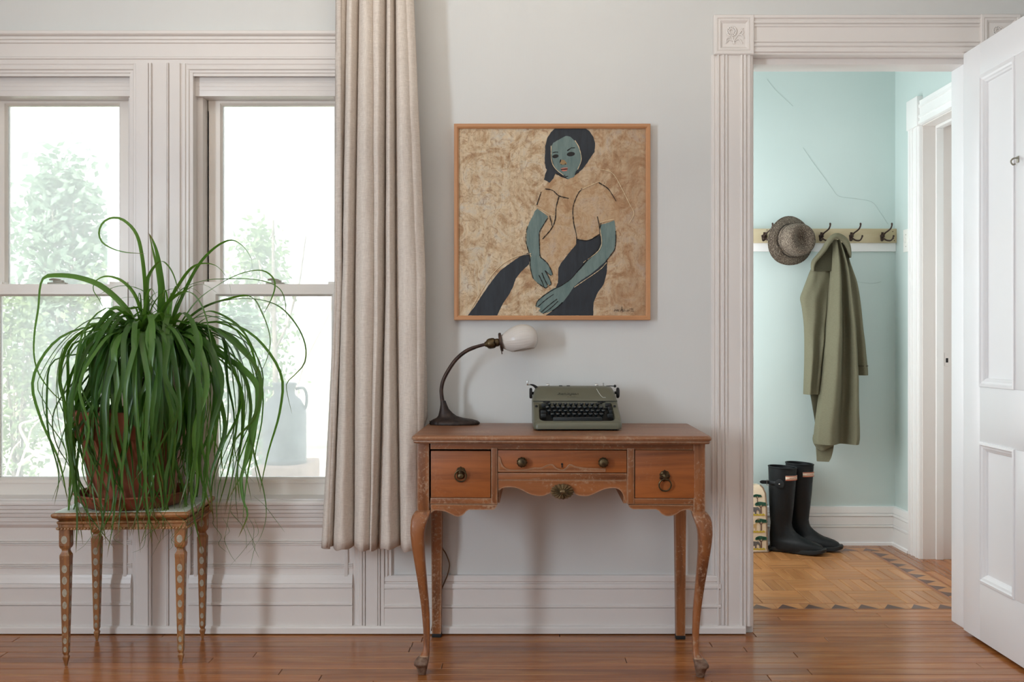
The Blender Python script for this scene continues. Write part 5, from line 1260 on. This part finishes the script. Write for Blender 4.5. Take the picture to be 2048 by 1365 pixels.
# body: a broad fold and a second one in shadow to its right
def body(s, t):
    c1, c2 = lerp(.36, .26, t), lerp(.92, .86, t); v = lerp(.66, .60, t)
    f1 = math.exp(-((s - c1) / .22) ** 2); f2 = math.exp(-((s - c2) / .13) ** 2); dip = math.exp(-((s - v) / .11) ** 2)
    edge = min(1, s / .03) * min(1, (1 - s) / .03)
    return (.022 + (.070 * f1 + .058 * f2 - .018 * dip) * min(1, .35 + t * 1.5)) * (.25 + .75 * edge)
cloth('body', [(60, 228, 262), (110, 227, 280), (180, 224, 300), (260, 219, 316), (360, 209, 327), (480, 199, 340), (600, 189, 350), (720, 179, 359), (830, 170, 365), (950, 156, 369), (1060, 142, 373), (1140, 133, 376), (1185, 129, 376), (1212, 129, 372)], body, .022, 'coat', 60, 90, 5, .004)
# hem: the lower edge curls under; the tail of the front falls below it
cloth('hem', [(1165, 131, 275), (1190, 128, 274), (1214, 134, 256), (1234, 146, 225), (1250, 158, 190)], lambda s, t: .052 * half_round(s, .5) * (1 - t * .35), .012, 'coat', 20, 16, 6, .003)
cloth('front_tail', [(1190, 150, 243), (1240, 150, 238), (1290, 153, 226), (1316, 154, 212)], lambda s, t: .022 * s, .004, 'coat', 12, 14, 7, .003)
# collar and hood: a heavy roll over the hook
def roll(pts, r0, r1, nm, mat='coat'):
    c = catmull([P3(*Kc(u, v), CY) + Vector((0, -d, 0)) - co for u, v, d in pts], 40); rings = []
    for i, p in enumerate(c):
        t = (c[min(i + 1, 39)] - c[max(i - 1, 0)]).normalized(); n1 = t.cross(Vector((0, 1, 0))).normalized(); w_ = interp(r1, i / 39)[0]; h_ = r0
        rings.append([p + n1 * (w_ * math.cos(a)) + Vector((0, 1, 0)) * (h_ * math.sin(a)) for a in [2 * PI * k / 14 for k in range(14)]])
    o = MB(); o.loft(rings); return o.build(nm, M[mat], coat, smooth=70)
roll([(124, 236, .020), (119, 215, .03), (124, 182, .04), (146, 152, .052), (170, 118, .064), (190, 82, .072), (212, 52, .078), (236, 42, .08), (262, 50, .078), (288, 70, .072), (306, 98, .062), (317, 130, .052), (325, 162, .04)], .020, [(0, .005), (.12, .012), (.3, .013), (.5, .014), (.75, .015), (.92, .010), (1, .004)], 'collar')
cloth('hood_inside', [(75, 205, 285), (110, 178, 306), (160, 140, 318), (215, 122, 316), (236, 124, 240)], lambda s, t: .026, .012, 'coat_dark', 10, 12, 8, .001)  # shade of the hollow is put into its dark colour
st_ = MB()
for pts in ([(150, 296, .066), (190, 292, .064), (222, 290, .045)], [(85, 905, .048), (120, 907, .064), (158, 908, .05)], [(400, 520, .030), (415, 640, .030), (425, 760, .028)], [(262, 350, .09), (262, 700, .094), (268, 1150, .092)]): st_.tube([P3(*Kc(u, v), CY) + Vector((0, -d, 0)) - co for u, v, d in pts], .0009, 4)

# rubber boots
def boot(loc, rz, label, hgt, strap):
    b = thing('rubber_boot', label, 'boot', loc, rz, 'pair of rubber boots')
    def ring(cx, cz, tilt, a_, b_, sq_=1.0, n=28):
        out = []; t = math.radians(tilt)
        for k in range(n):
            q = 2 * PI * k / n; c, s = math.cos(q), math.sin(q)
            e = a_ * abs(c) ** sq_ * math.copysign(1, c); out.append(Vector((cx + e * math.cos(t), b_ * abs(s) ** sq_ * math.copysign(1, s), cz - e * math.sin(t))))
        return out
    H = hgt
    def slab_(x0, x1, bb, z, tp=.5, n=28):
        """horizontal section of the foot: rounded heel at x0, narrower toe at x1."""
        out = []
        for k in range(n):
            q = 2 * PI * k / n; c, s_ = math.cos(q), math.sin(q)
            cx, a_ = (x0 + x1) / 2, (x1 - x0) / 2
            x = cx + a_ * abs(c) ** .85 * math.copysign(1, c); f = 1 - tp * max(0, (-c - .2)) * .35
            out.append(Vector((x, bb * abs(s_) ** .8 * math.copysign(1, s_) * f, z)))
        return out
    rings = [ring(.004, H, 3, .0715, .058), ring(.004, H * .97, 3, .0715, .058), ring(.003, H * .85, 2, .069, .057), ring(.001, H * .7, 1, .066, .055), ring(-.001, H * .55, 0, .062, .052), ring(-.003, H * .42, 0, .057, .048), ring(-.003, H * .34, 0, .0535, .0435),
             slab_(-.057, .053, .0415, .130), slab_(-.058, .060, .0405, .115), slab_(-.060, .076, .0405, .098), slab_(-.061, .102, .041, .082), slab_(-.061, .130, .043, .069), slab_(-.061, .158, .046, .062), slab_(-.061, .182, .049, .055), slab_(-.060, .200, .051, .046), slab_(-.060, .210, .052, .034), slab_(-.060, .2135, .052, .026), slab_(-.059, .212, .050, .016)]
    inner = [ring(.004, H, 3, .069, .0555), ring(.003, H * .9, 3, .066, .0535), ring(.001, H * .6, 1, .060, .051), ring(-.002, H * .38, 0, .05, .04)]
    o = MB(); o.loft(list(reversed(inner)) + rings); o.build('upper', M['boot'], b, smooth=60)
    e = MB(); e.tube([Vector(v) + Vector((0, 0, 0)) for v in ring(.004, H, 3, .0712, .0577)] + [ring(.004, H, 3, .0712, .0577)[0]], .0032, 8); e.build('top_binding', M['boot'], b)
    def foot(z, k, h0=0):                                       # sole outline
        P_ = [(-.060, .0), (-.056, .022), (-.040, .034), (.0, .034), (.05, .036), (.10, .047), (.145, .051), (.185, .045), (.207, .027), (.2155, 0)]
        up_s = catmull([Vector((x, y, 0)) for x, y in P_], 24); pts = [(p.x, p.y) for p in up_s] + [(p.x, -p.y) for p in reversed(up_s[1:-1])]
        return [Vector((.07 + (x - .07) * k, y * k, z + (.014 * max(0, (x - .12) / .1) ** 2))) for x, y in pts]
    MB().loft([foot(.004, 1.0), foot(.006, 1.05), foot(.021, 1.065), foot(.025, 1.04)]).build('sole', M['boot_sole'], b, smooth=40)
    hl = MB(); hr = lambda z, k: [Vector((-.022 + .040 * k * math.cos(a), .033 * k * math.sin(a), z)) for a in [2 * PI * q / 20 for q in range(20)]]
    hl.loft([hr(.0003, .96), hr(.003, 1), hr(.016, 1.02)]); hl.build('heel', M['boot_sole'], b)
    ta = MB(); ta.loft([[Vector((.1 + .07 * math.cos(a) * k, .042 * k * math.sin(a), .0 + z)) for a in [2 * PI * q / 20 for q in range(20)]] for k, z in ((.96, 0.0003), (1, .002), (1, .01))]); ta.build('tread', M['boot_sole'], b)
    # front badge
    f = MB(); zc = H * .885; rows_ = []
    for z in (zc - .012, zc + .012): rows_.append([Vector((.004 + .0715 * math.cos(a), .0588 * math.sin(a), z)) for a in [lerp(-1.15, .1, q / 8) for q in range(9)]])
    f.loft(rows_, cap=False, closed=False); lb = f.build('label_patch', M['label_w'], b); sd_ = lb.modifiers.new('thickness', 'SOLIDIFY'); sd_.thickness = .0018; sd_.offset = 1
    for dz in (-.0095, .0095):
        f = MB(); rows_ = []
        for z in (zc + dz - .0022, zc + dz + .0022): rows_.append([Vector((.004 + .0738 * math.cos(a), .0611 * math.sin(a), z)) for a in [lerp(-1.15, .1, q / 8) for q in range(9)]])
        f.loft(rows_, cap=False, closed=False); f.build('label_border', M['label_r'], lb)
    t = text_mb('HUNTER', .0115); t.v = [(.004 + .0738 * math.cos(-.52 + x / .066), .0611 * math.sin(-.52 + x / .066), zc + y) for x, y, z in t.v]; t.build('label_lettering', M['label_r'], lb, smooth=0)
    if strap:
        zs = H * .815
        s = MB(); rows_ = []
        for z in (zs - .011, zs + .011): rows_.append([Vector((.003 + .0705 * math.cos(a), .0582 * math.sin(a), z)) for a in [lerp(-2.75, -1.35, q / 10) for q in range(11)]])
        s.loft(rows_, cap=False, closed=False); so = s.build('strap_tab', M['boot'], b); so.modifiers.new('thickness', 'SOLIDIFY').thickness = .004
        p0 = Vector((.003 + .0705 * math.cos(-2.75), .0582 * math.sin(-2.75), zs)); dr_ = Vector((-1, -.30, 0)).normalized()
        s = MB(); nn = Vector((dr_.y, -dr_.x, 0)) * .002
        s.loft([[p0 + dr_ * a + Vector((0, 0, h)) + nn, p0 + dr_ * a + Vector((0, 0, -h)) + nn, p0 + dr_ * a + Vector((0, 0, -h)) - nn, p0 + dr_ * a + Vector((0, 0, h)) - nn] for a, h in ((-.006, .009), (.030, .009), (.038, .007), (.043, .002))]); s.build('strap_end', M['boot'], b, smooth=0)
        s = MB(); bc = p0 + Vector((.004, -.006, 0)); s.tube([bc + Vector((dx, dx * .3 - .004, dz)) for dx, dz in ((-.008, -.014), (.008, -.014), (.008, .014), (-.008, .014), (-.008, -.014))], .0018, 6); s.build('buckle', M['chrome'], b)
        q = Vector((.003 + .0725 * math.cos(-1.55), .0602 * math.sin(-1.55), zs)); MB().lathe([(.001, -.003), (.004, -.002), (.005, 0), (.004, .002), (.001, .003)], 12, Matrix.Translation(q)).build('stud', M['chrome'], b)
        MB().lathe([(.024, 0), (.024, .003), (.018, .004), (.001, .004)], 20, Matrix.Translation(q + Vector((0, .003, 0))) @ Matrix.Rotation(PI / 2, 4, 'X')).build('stud_patch', M['boot'], b)
    return b
def boot_mat(nm, a, d):
    m, nt, b = new_mat(nm); v = coords(nt); n1 = noise(nt, v, 14, 6, .7); n2 = noise(nt, v, 120, 3)
    c = mixc(nt, ramp(nt, n1, [(.58, (0, 0, 0, 1)), (.80, (.5, .5, .5, 1))]), a, d); b.inputs['Specular IOR Level'].default_value = .35; nt.links.new(c, b.inputs['Base Color'])
    nt.links.new(ramp(nt, n1, [(.4, (.36, .36, .36, 1)), (.7, (.7, .7, .7, 1))]), b.inputs['Roughness']); bump(nt, b, n2, .08, .001); return m
M['boot'] = boot_mat('muddy_black_rubber', srgb(13, 17, 20), srgb(66, 64, 58)); M['boot_sole'] = boot_mat('black_rubber_sole', srgb(34, 37, 38), srgb(72, 70, 64))
M['label_w'] = simple('label_white', srgb(226, 206, 184), .5); M['label_r'] = simple('label_red', srgb(186, 98, 70), .5)
bz = math.radians(-30)
boot((PX(1560, 1.452) - .008, 1.392, 0), bz, 'black rubber boot with a buckled side strap, in front of its pair', .432, True)
boot((PX(1598, 1.47), 1.474, 0), bz, 'black rubber boot half hidden behind the strapped one, by the hall baseboard', .440, False)

# cotton bag with acacia print, half hidden by the door casing
GY = 1.405
bag = thing('tote_bag', 'cream shopping bag printed with acacia trees and animals beside the boots', 'bag', (PX(1490, GY), GY, 0), math.radians(4))
bw_, bh_, bd_ = .098, .340, .05
def bagmat(): return fabric('cream_canvas', srgb(226, 206, 176), srgb(236, 220, 194), .0, 700)
M['bagcloth'] = bagmat(); M['bag_edge'] = fabric('brown_binding', srgb(132, 112, 92), srgb(150, 130, 110), 0, 700)
o = MB(); rg = lambda hx, hy, z: [Vector((x * hx, y * hy, z)) for x, y in ((-1, -1), (-.33, -1.06), (.33, -1.06), (1, -1), (1, 1), (.3, 1.03), (-.3, 1.03), (-1, 1))]
o.loft([rg(bw_ * 1.06, bd_ * 1.05, .001), rg(bw_ * 1.01, bd_, .02), rg(bw_ * 1.0, bd_ * .96, .12), rg(bw_ * .98, bd_ * .9, .24), rg(bw_ * .95, bd_ * .8, .30), rg(bw_ * .84, bd_ * .62, .328), rg(bw_ * .72, bd_ * .5, bh_)]); o.build('bag_body', M['bagcloth'], bag, smooth=40)
e = MB(); e.tube([(bw_ * 1.06, -bd_ * 1.06, .003), (bw_ * 1.01, -bd_ - .001, .02), (bw_, -bd_ * .96 - .001, .12), (bw_ * .98, -bd_ * .9 - .001, .24), (bw_ * .95, -bd_ * .8 - .001, .30), (bw_ * .84, -bd_ * .62 - .001, .328), (bw_ * .72, -bd_ * .5, bh_)], .004, 6); e.build('side_binding', M['bag_edge'], bag)
e = MB(); e.tube([(-bw_ * 1.06, -bd_ * 1.06, .003), (bw_ * 1.06, -bd_ * 1.06, .003)], .004, 6); e.build('bottom_binding', M['bag_edge'], bag)
for yy_ in (-.02, .02):
    e = MB(); e.tube(catmull([(-.03, yy_, bh_ - .004), (-.03, yy_, bh_ + .03), (0, yy_, bh_ + .07), (.03, yy_, bh_ + .03), (.03, yy_, bh_ - .004)], 24), .006, 8); e.build('bag_handle', M['bag_edge'], bag)
GR = {'g': simple('print_green', srgb(38, 86, 66), .8), 'y': simple('print_yellow', srgb(196, 172, 54), .8), 't': simple('print_trunk', srgb(96, 66, 52), .8), 'e': simple('print_grey', srgb(104, 102, 100), .8), 'f': simple('print_tan', srgb(196, 164, 108), .8)}
def by(z): return -interp([(.001, bd_ * 1.06), (.02, bd_ * 1.045), (.12, bd_ * 1.02), (.24, bd_ * .955), (.30, bd_ * .85)], z)[0] - .0015
def spot(nm, mt, pts): 
    o = MB(); o.add([(x, by(z), z) for x, z in pts], [tuple(range(len(pts)))]); o.build(nm, GR[mt], bag, smooth=0)
def acacia(x, z, s):
    spot('printed_tree', 't', [(x - .003 * s, z), (x + .003 * s, z), (x + .0025 * s, z + .03 * s), (x + .014 * s, z + .045 * s), (x + .011 * s, z + .046 * s), (x, z + .034 * s), (x - .012 * s, z + .046 * s), (x - .014 * s, z + .044 * s), (x - .003 * s, z + .028 * s)])
    for dx, dz, a_ in ((0, .052, .030), (-.016, .046, .016), (.018, .045, .016)): spot('printed_tree', 'g', [(x + (dx + a_ * math.cos(2 * PI * k / 16)) * s, z + (dz + (.0075 + .0018 * math.cos(5 * k)) * math.sin(2 * PI * k / 16)) * s) for k in range(16)])
def grass(z): spot('printed_grass', 'y', [(-.09, z - .004), (.088, z - .004)] + [(.088 - .176 * k / 22, z + (.007 if k % 2 else .001)) for k in range(23)])
def elephant(x, z, s): spot('printed_animal', 'e', [(x + u * s, z + v * s) for u, v in ((-.03, 0), (-.024, 0), (-.022, .012), (.002, .012), (.004, 0), (.011, 0), (.012, .016), (.018, .022), (.026, .012), (.026, .002), (.030, .002), (.031, .016), (.028, .030), (.018, .036), (.008, .034), (-.012, .037), (-.026, .031), (-.031, .018))])
def giraffe(x, z, s): spot('printed_animal', 'f', [(x + u * s, z + v * s) for u, v in ((-.02, 0), (-.017, 0), (-.015, .018), (.004, .018), (.005, 0), (.009, 0), (.011, .026), (.020, .056), (.028, .055), (.028, .060), (.018, .064), (.006, .036), (-.018, .032), (-.021, .02))])
for i, z in enumerate((.018, .106, .192)):
    grass(z); acacia(.068, z + .006, 1.0); acacia(-.02, z + .006, .9)
    (elephant if i != 1 else giraffe)(.032, z + .004, 1.0); (giraffe if i != 1 else elephant)(-.062, z + .004, 1.0)
acacia(.05, .254, .7)
# light switch on the right hall wall
sw = thing('light_switch', 'small white light switch plate on the right hall wall', 'switch', (HX1, 1.40, PZ(481, 1.40)))
MB().box(-.006, -.0005, -.035, .035, -.058, .058, .002).build('plate', M['switch'], sw)
MB().box(-.014, -.005, -.005, .005, -.010, .012, .002).build('toggle', M['switch'], sw)
for z in (-.03, .03): MB().lathe([(.001, .0015), (.0025, .001), (.003, 0)], 8, Matrix.Translation((-.006, 0, z)) @ Matrix.Rotation(-PI / 2, 4, 'Y')).build('screw', M['track'], sw)

# ================================================================ garden beyond the windows
GZ = -.35
lw = MB(); lw.box(-30, 12, YB + .35, 40, GZ - .1, GZ); struct(lw.build('ground', simple('washed_out_ground', srgb(206, 204, 188), .95, 0, srgb(188, 190, 168), 3), smooth=0), 'pale sunlit ground outside the two windows', 'ground')  # lawn paled in its colour so it blows out like overexposed ground
M['can'] = simple('galvanised_steel', srgb(120, 126, 130), .5, .6, srgb(96, 100, 104), 9)
M['stone'] = simple('pinkish_stone', srgb(186, 160, 146), .9, 0, srgb(160, 136, 124), 12, .4, 60)
M['bark2'] = simple('grey_bark', srgb(150, 142, 132), .9, 0, srgb(112, 104, 96), 14)
def foliage_mat(nm, a, b_):
    m, nt, b = new_mat(nm); v = coords(nt); nt.links.new(ramp(nt, noise(nt, v, 4, 5), [(.35, a), (.65, b_)]), b.inputs['Base Color']); b.inputs['Roughness'].default_value = .6
    t = nd(nt, 'ShaderNodeBsdfTranslucent'); t.inputs[0].default_value = b_; mx = nd(nt, 'ShaderNodeMixShader'); mx.inputs[0].default_value = .35
    nt.links.new(b.outputs[0], mx.inputs[1]); nt.links.new(t.outputs[0], mx.inputs[2]); nt.links.new(mx.outputs[0], nt.nodes['Material Output'].inputs[0]); return m
M['fol1'] = foliage_mat('garden_foliage', srgb(112, 138, 100), srgb(152, 172, 130)); M['fol2'] = foliage_mat('garden_foliage_blue', srgb(108, 138, 118), srgb(146, 168, 146))
cy_ = 2.9
can = thing('milk_can', 'old steel milk can standing outside the right-hand window', 'milk can', (PX(569, cy_), cy_, PZ(926, cy_)))
qq = S * (1 + cy_ / D); W_ = 44 * qq; Hc = 161 * qq
MB().lathe([(.001, 0), (W_ * .97, 0), (W_, .01), (W_, .03), (W_ * .98, .035), (W_ * .98, Hc * .62), (W_ * .92, Hc * .70), (W_ * .72, Hc * .79), (W_ * .50, Hc * .84), (W_ * .47, Hc * .86), (W_ * .47, Hc * .93), (W_ * .52, Hc * .95), (W_ * .52, Hc * .97), (.001, Hc * .97)], 36).build('can_body', M['can'], can)
MB().lathe([(.001, Hc * .97), (W_ * .58, Hc * .97), (W_ * .58, Hc * .985), (W_ * .5, Hc), (.001, Hc)], 30).build('lid', M['can'], can)
for sg in (-1, 1): MB().tube(catmull([(sg * W_ * .5, 0, Hc * .92), (sg * W_ * .85, 0, Hc * .93), (sg * W_ * 1.0, 0, Hc * .85), (sg * W_ * .99, 0, Hc * .72), (sg * W_ * .90, 0, Hc * .66)], 20), .010, 8).build('can_handle', M['can'], can)
tag(MB().box(PX(525, cy_), PX(622, cy_), cy_ - .28, cy_ + .30, GZ, PZ(926, cy_), .012).build('stone_block', M['stone']), 'pinkish stone block under the milk can outside', 'stone block')
gr = random.Random(11)
def shrub(px, py_top, y, wpx, label, nleaf, mat, name='shrub', cat='shrub', lean=0.0, base_py=None, stems=7):
    q = S * (1 + y / D); x0 = PX(px, y); top = PZ(py_top, y); hw = wpx * q
    s = thing(name, label, cat, (x0, y, GZ)); h = top - GZ
    lv = MB(); lo_z = .12 * h if base_py is None else PZ(base_py, y) - GZ
    for k in range(nleaf):
        # clumpy: pick a twig centre then a leaf on it
        if k % 9 == 0:
            z = lo_z + (h - lo_z) * gr.random() ** .8; t = (z - lo_z) / max(h - lo_z, .01); rad = hw * math.sqrt(max(.02, 1 - abs(2 * t - .85) ** 2.2 * .8)) * math.sqrt(gr.random()); a = gr.uniform(0, 2 * PI)
            c = Vector((rad * math.cos(a) + lean * t, rad * math.sin(a) * .8, z))
        p = c + Vector((gr.gauss(0, .09), gr.gauss(0, .09), gr.gauss(0, .09))) * (h / 2.6); L_ = gr.uniform(.05, .10) * (h / 2.6 + .2)
        d = Vector((gr.gauss(0, 1), gr.gauss(0, 1), gr.gauss(0, .6) - .2)).normalized(); sd = d.orthogonal().normalized(); sd = Matrix.Rotation(gr.uniform(0, 6), 3, d) @ sd
        lv.add([p, p + d * L_ * .5 + sd * L_ * .28, p + d * L_, p + d * L_ * .5 - sd * L_ * .28], [(0, 1, 2, 3)])
    tag(lv.build('foliage', mat, s, smooth=0, fix=False), kind='stuff')
    for k in range(stems):
        a = 2 * PI * k / stems; r_ = hw * .55
        o = MB(); o.tube(catmull([(.03 * math.cos(a), .03 * math.sin(a), 0), (r_ * .3 * math.cos(a) + lean * .2, r_ * .3 * math.sin(a), h * .3), (r_ * .7 * math.cos(a + .3) + lean * .5, r_ * .6 * math.sin(a), h * .6), (r_ * math.cos(a + .1) + lean * .8, r_ * .7 * math.sin(a), h * .88)], 14), [.022 * (1 - .06 * i) * h / 2.6 for i in range(14)], 6); o.build('stem', M['bark2'], s)
    return s
shrub(125, 330, 6.4, 88, 'tall pale green shrub outside the left-hand window', 4200, M['fol2'])
shrub(35, 600, 4.6, 55, 'low yellowish bush outside near the left photo edge', 1500, M['fol1'])
shrub(210, 560, 5.4, 60, 'rounded green bush outside behind the palm leaves', 1800, M['fol1'])
shrub(478, 610, 5.0, 62, 'leafy green bush outside, just left of the milk can', 2200, M['fol2'])
shrub(520, 460, 8.5, 66, 'faint tall shrub outside behind the milk can', 2000, M['fol1'])
def twigs(name, label, y, lines, r, group=None, cat='branches'):
    o0 = P3(*lines[0][0], y); t = thing(name, label, cat, tuple(o0))
    for ln in lines:
        pts = catmull([P3(px, py, y) + Vector((0, gr.uniform(-.05, .05), 0)) - o0 for px, py in ln], 14)
        o = MB(); o.tube(pts, [r * (1 - .05 * i) for i in range(14)], 6); o.build('twig', M['twig'], t)
    return t
M['twig'] = simple('sunlit_white_twig', srgb(216, 208, 196), .8); M['twig_d'] = simple('grey_twig', srgb(120, 112, 104), .8)  # whiteness of the sunlit twigs is put into the pale colour
twigs('bare_bush', 'bare sunlit-white twigs low outside the left-hand window', 3.4, [[(18, 1080), (24, 1010), (40, 930), (52, 890), (60, 860), (92, 832)], [(52, 890), (46, 850), (74, 838), (88, 818)], [(40, 930), (80, 905), (120, 930), (165, 945)], [(12, 1080), (8, 1000), (8, 940), (20, 900), (44, 882)], [(60, 895), (90, 912), (130, 912), (168, 910)], [(100, 1080), (110, 1000), (112, 880), (130, 850), (110, 835)]], .013)
tw2 = twigs('bare_bush', 'thin dark twigs outside between the palm and the milk can', 2.40, [[(466, 1146), (472, 1010), (488, 930), (500, 880), (520, 846), (536, 838)], [(488, 930), (470, 900), (462, 872)], [(500, 880), (520, 876), (536, 862), (548, 860)], [(478, 960), (500, 930), (524, 918), (540, 906)], [(500, 900), (488, 860), (492, 826)], [(474, 990), (456, 940), (452, 900)]], .006)
for c in tw2.children: c.data.materials[0] = M['twig_d']
sp_ = thing('sapling', 'slender young trunk outside directly behind the milk can', 'tree', tuple(P3(552, 1053, 3.9))); so_ = Vector(sp_.location)
MB().tube([P3(x, y, 3.9) - so_ for x, y in ((552, 1053), (552, 900), (551, 760), (549, 660), (547, 560), (546, 440))], [.026, .024, .022, .018, .014, .010], 8).build('trunk', M['bark2'], sp_)
for pts in (((551, 700), (575, 650), (600, 560), (612, 470)), ((549, 640), (530, 590), (518, 520))): MB().tube([P3(x, y, 3.9) - so_ for x, y in pts], [.012, .010, .008, .005], 6).build('branch', M['bark2'], sp_)
ln_ = thing('leaning_branch', 'thick pale branch leaning outside, right of the milk can', 'branch', tuple(P3(586, 1068, 3.6))); lo2 = Vector(ln_.location)
MB().tube(catmull([P3(x, y, 3.6) - lo2 for x, y in ((586, 1068), (590, 800), (604, 730), (622, 690), (648, 640), (672, 590))], 20), .022, 8).build('branch_wood', M['twig'], ln_)
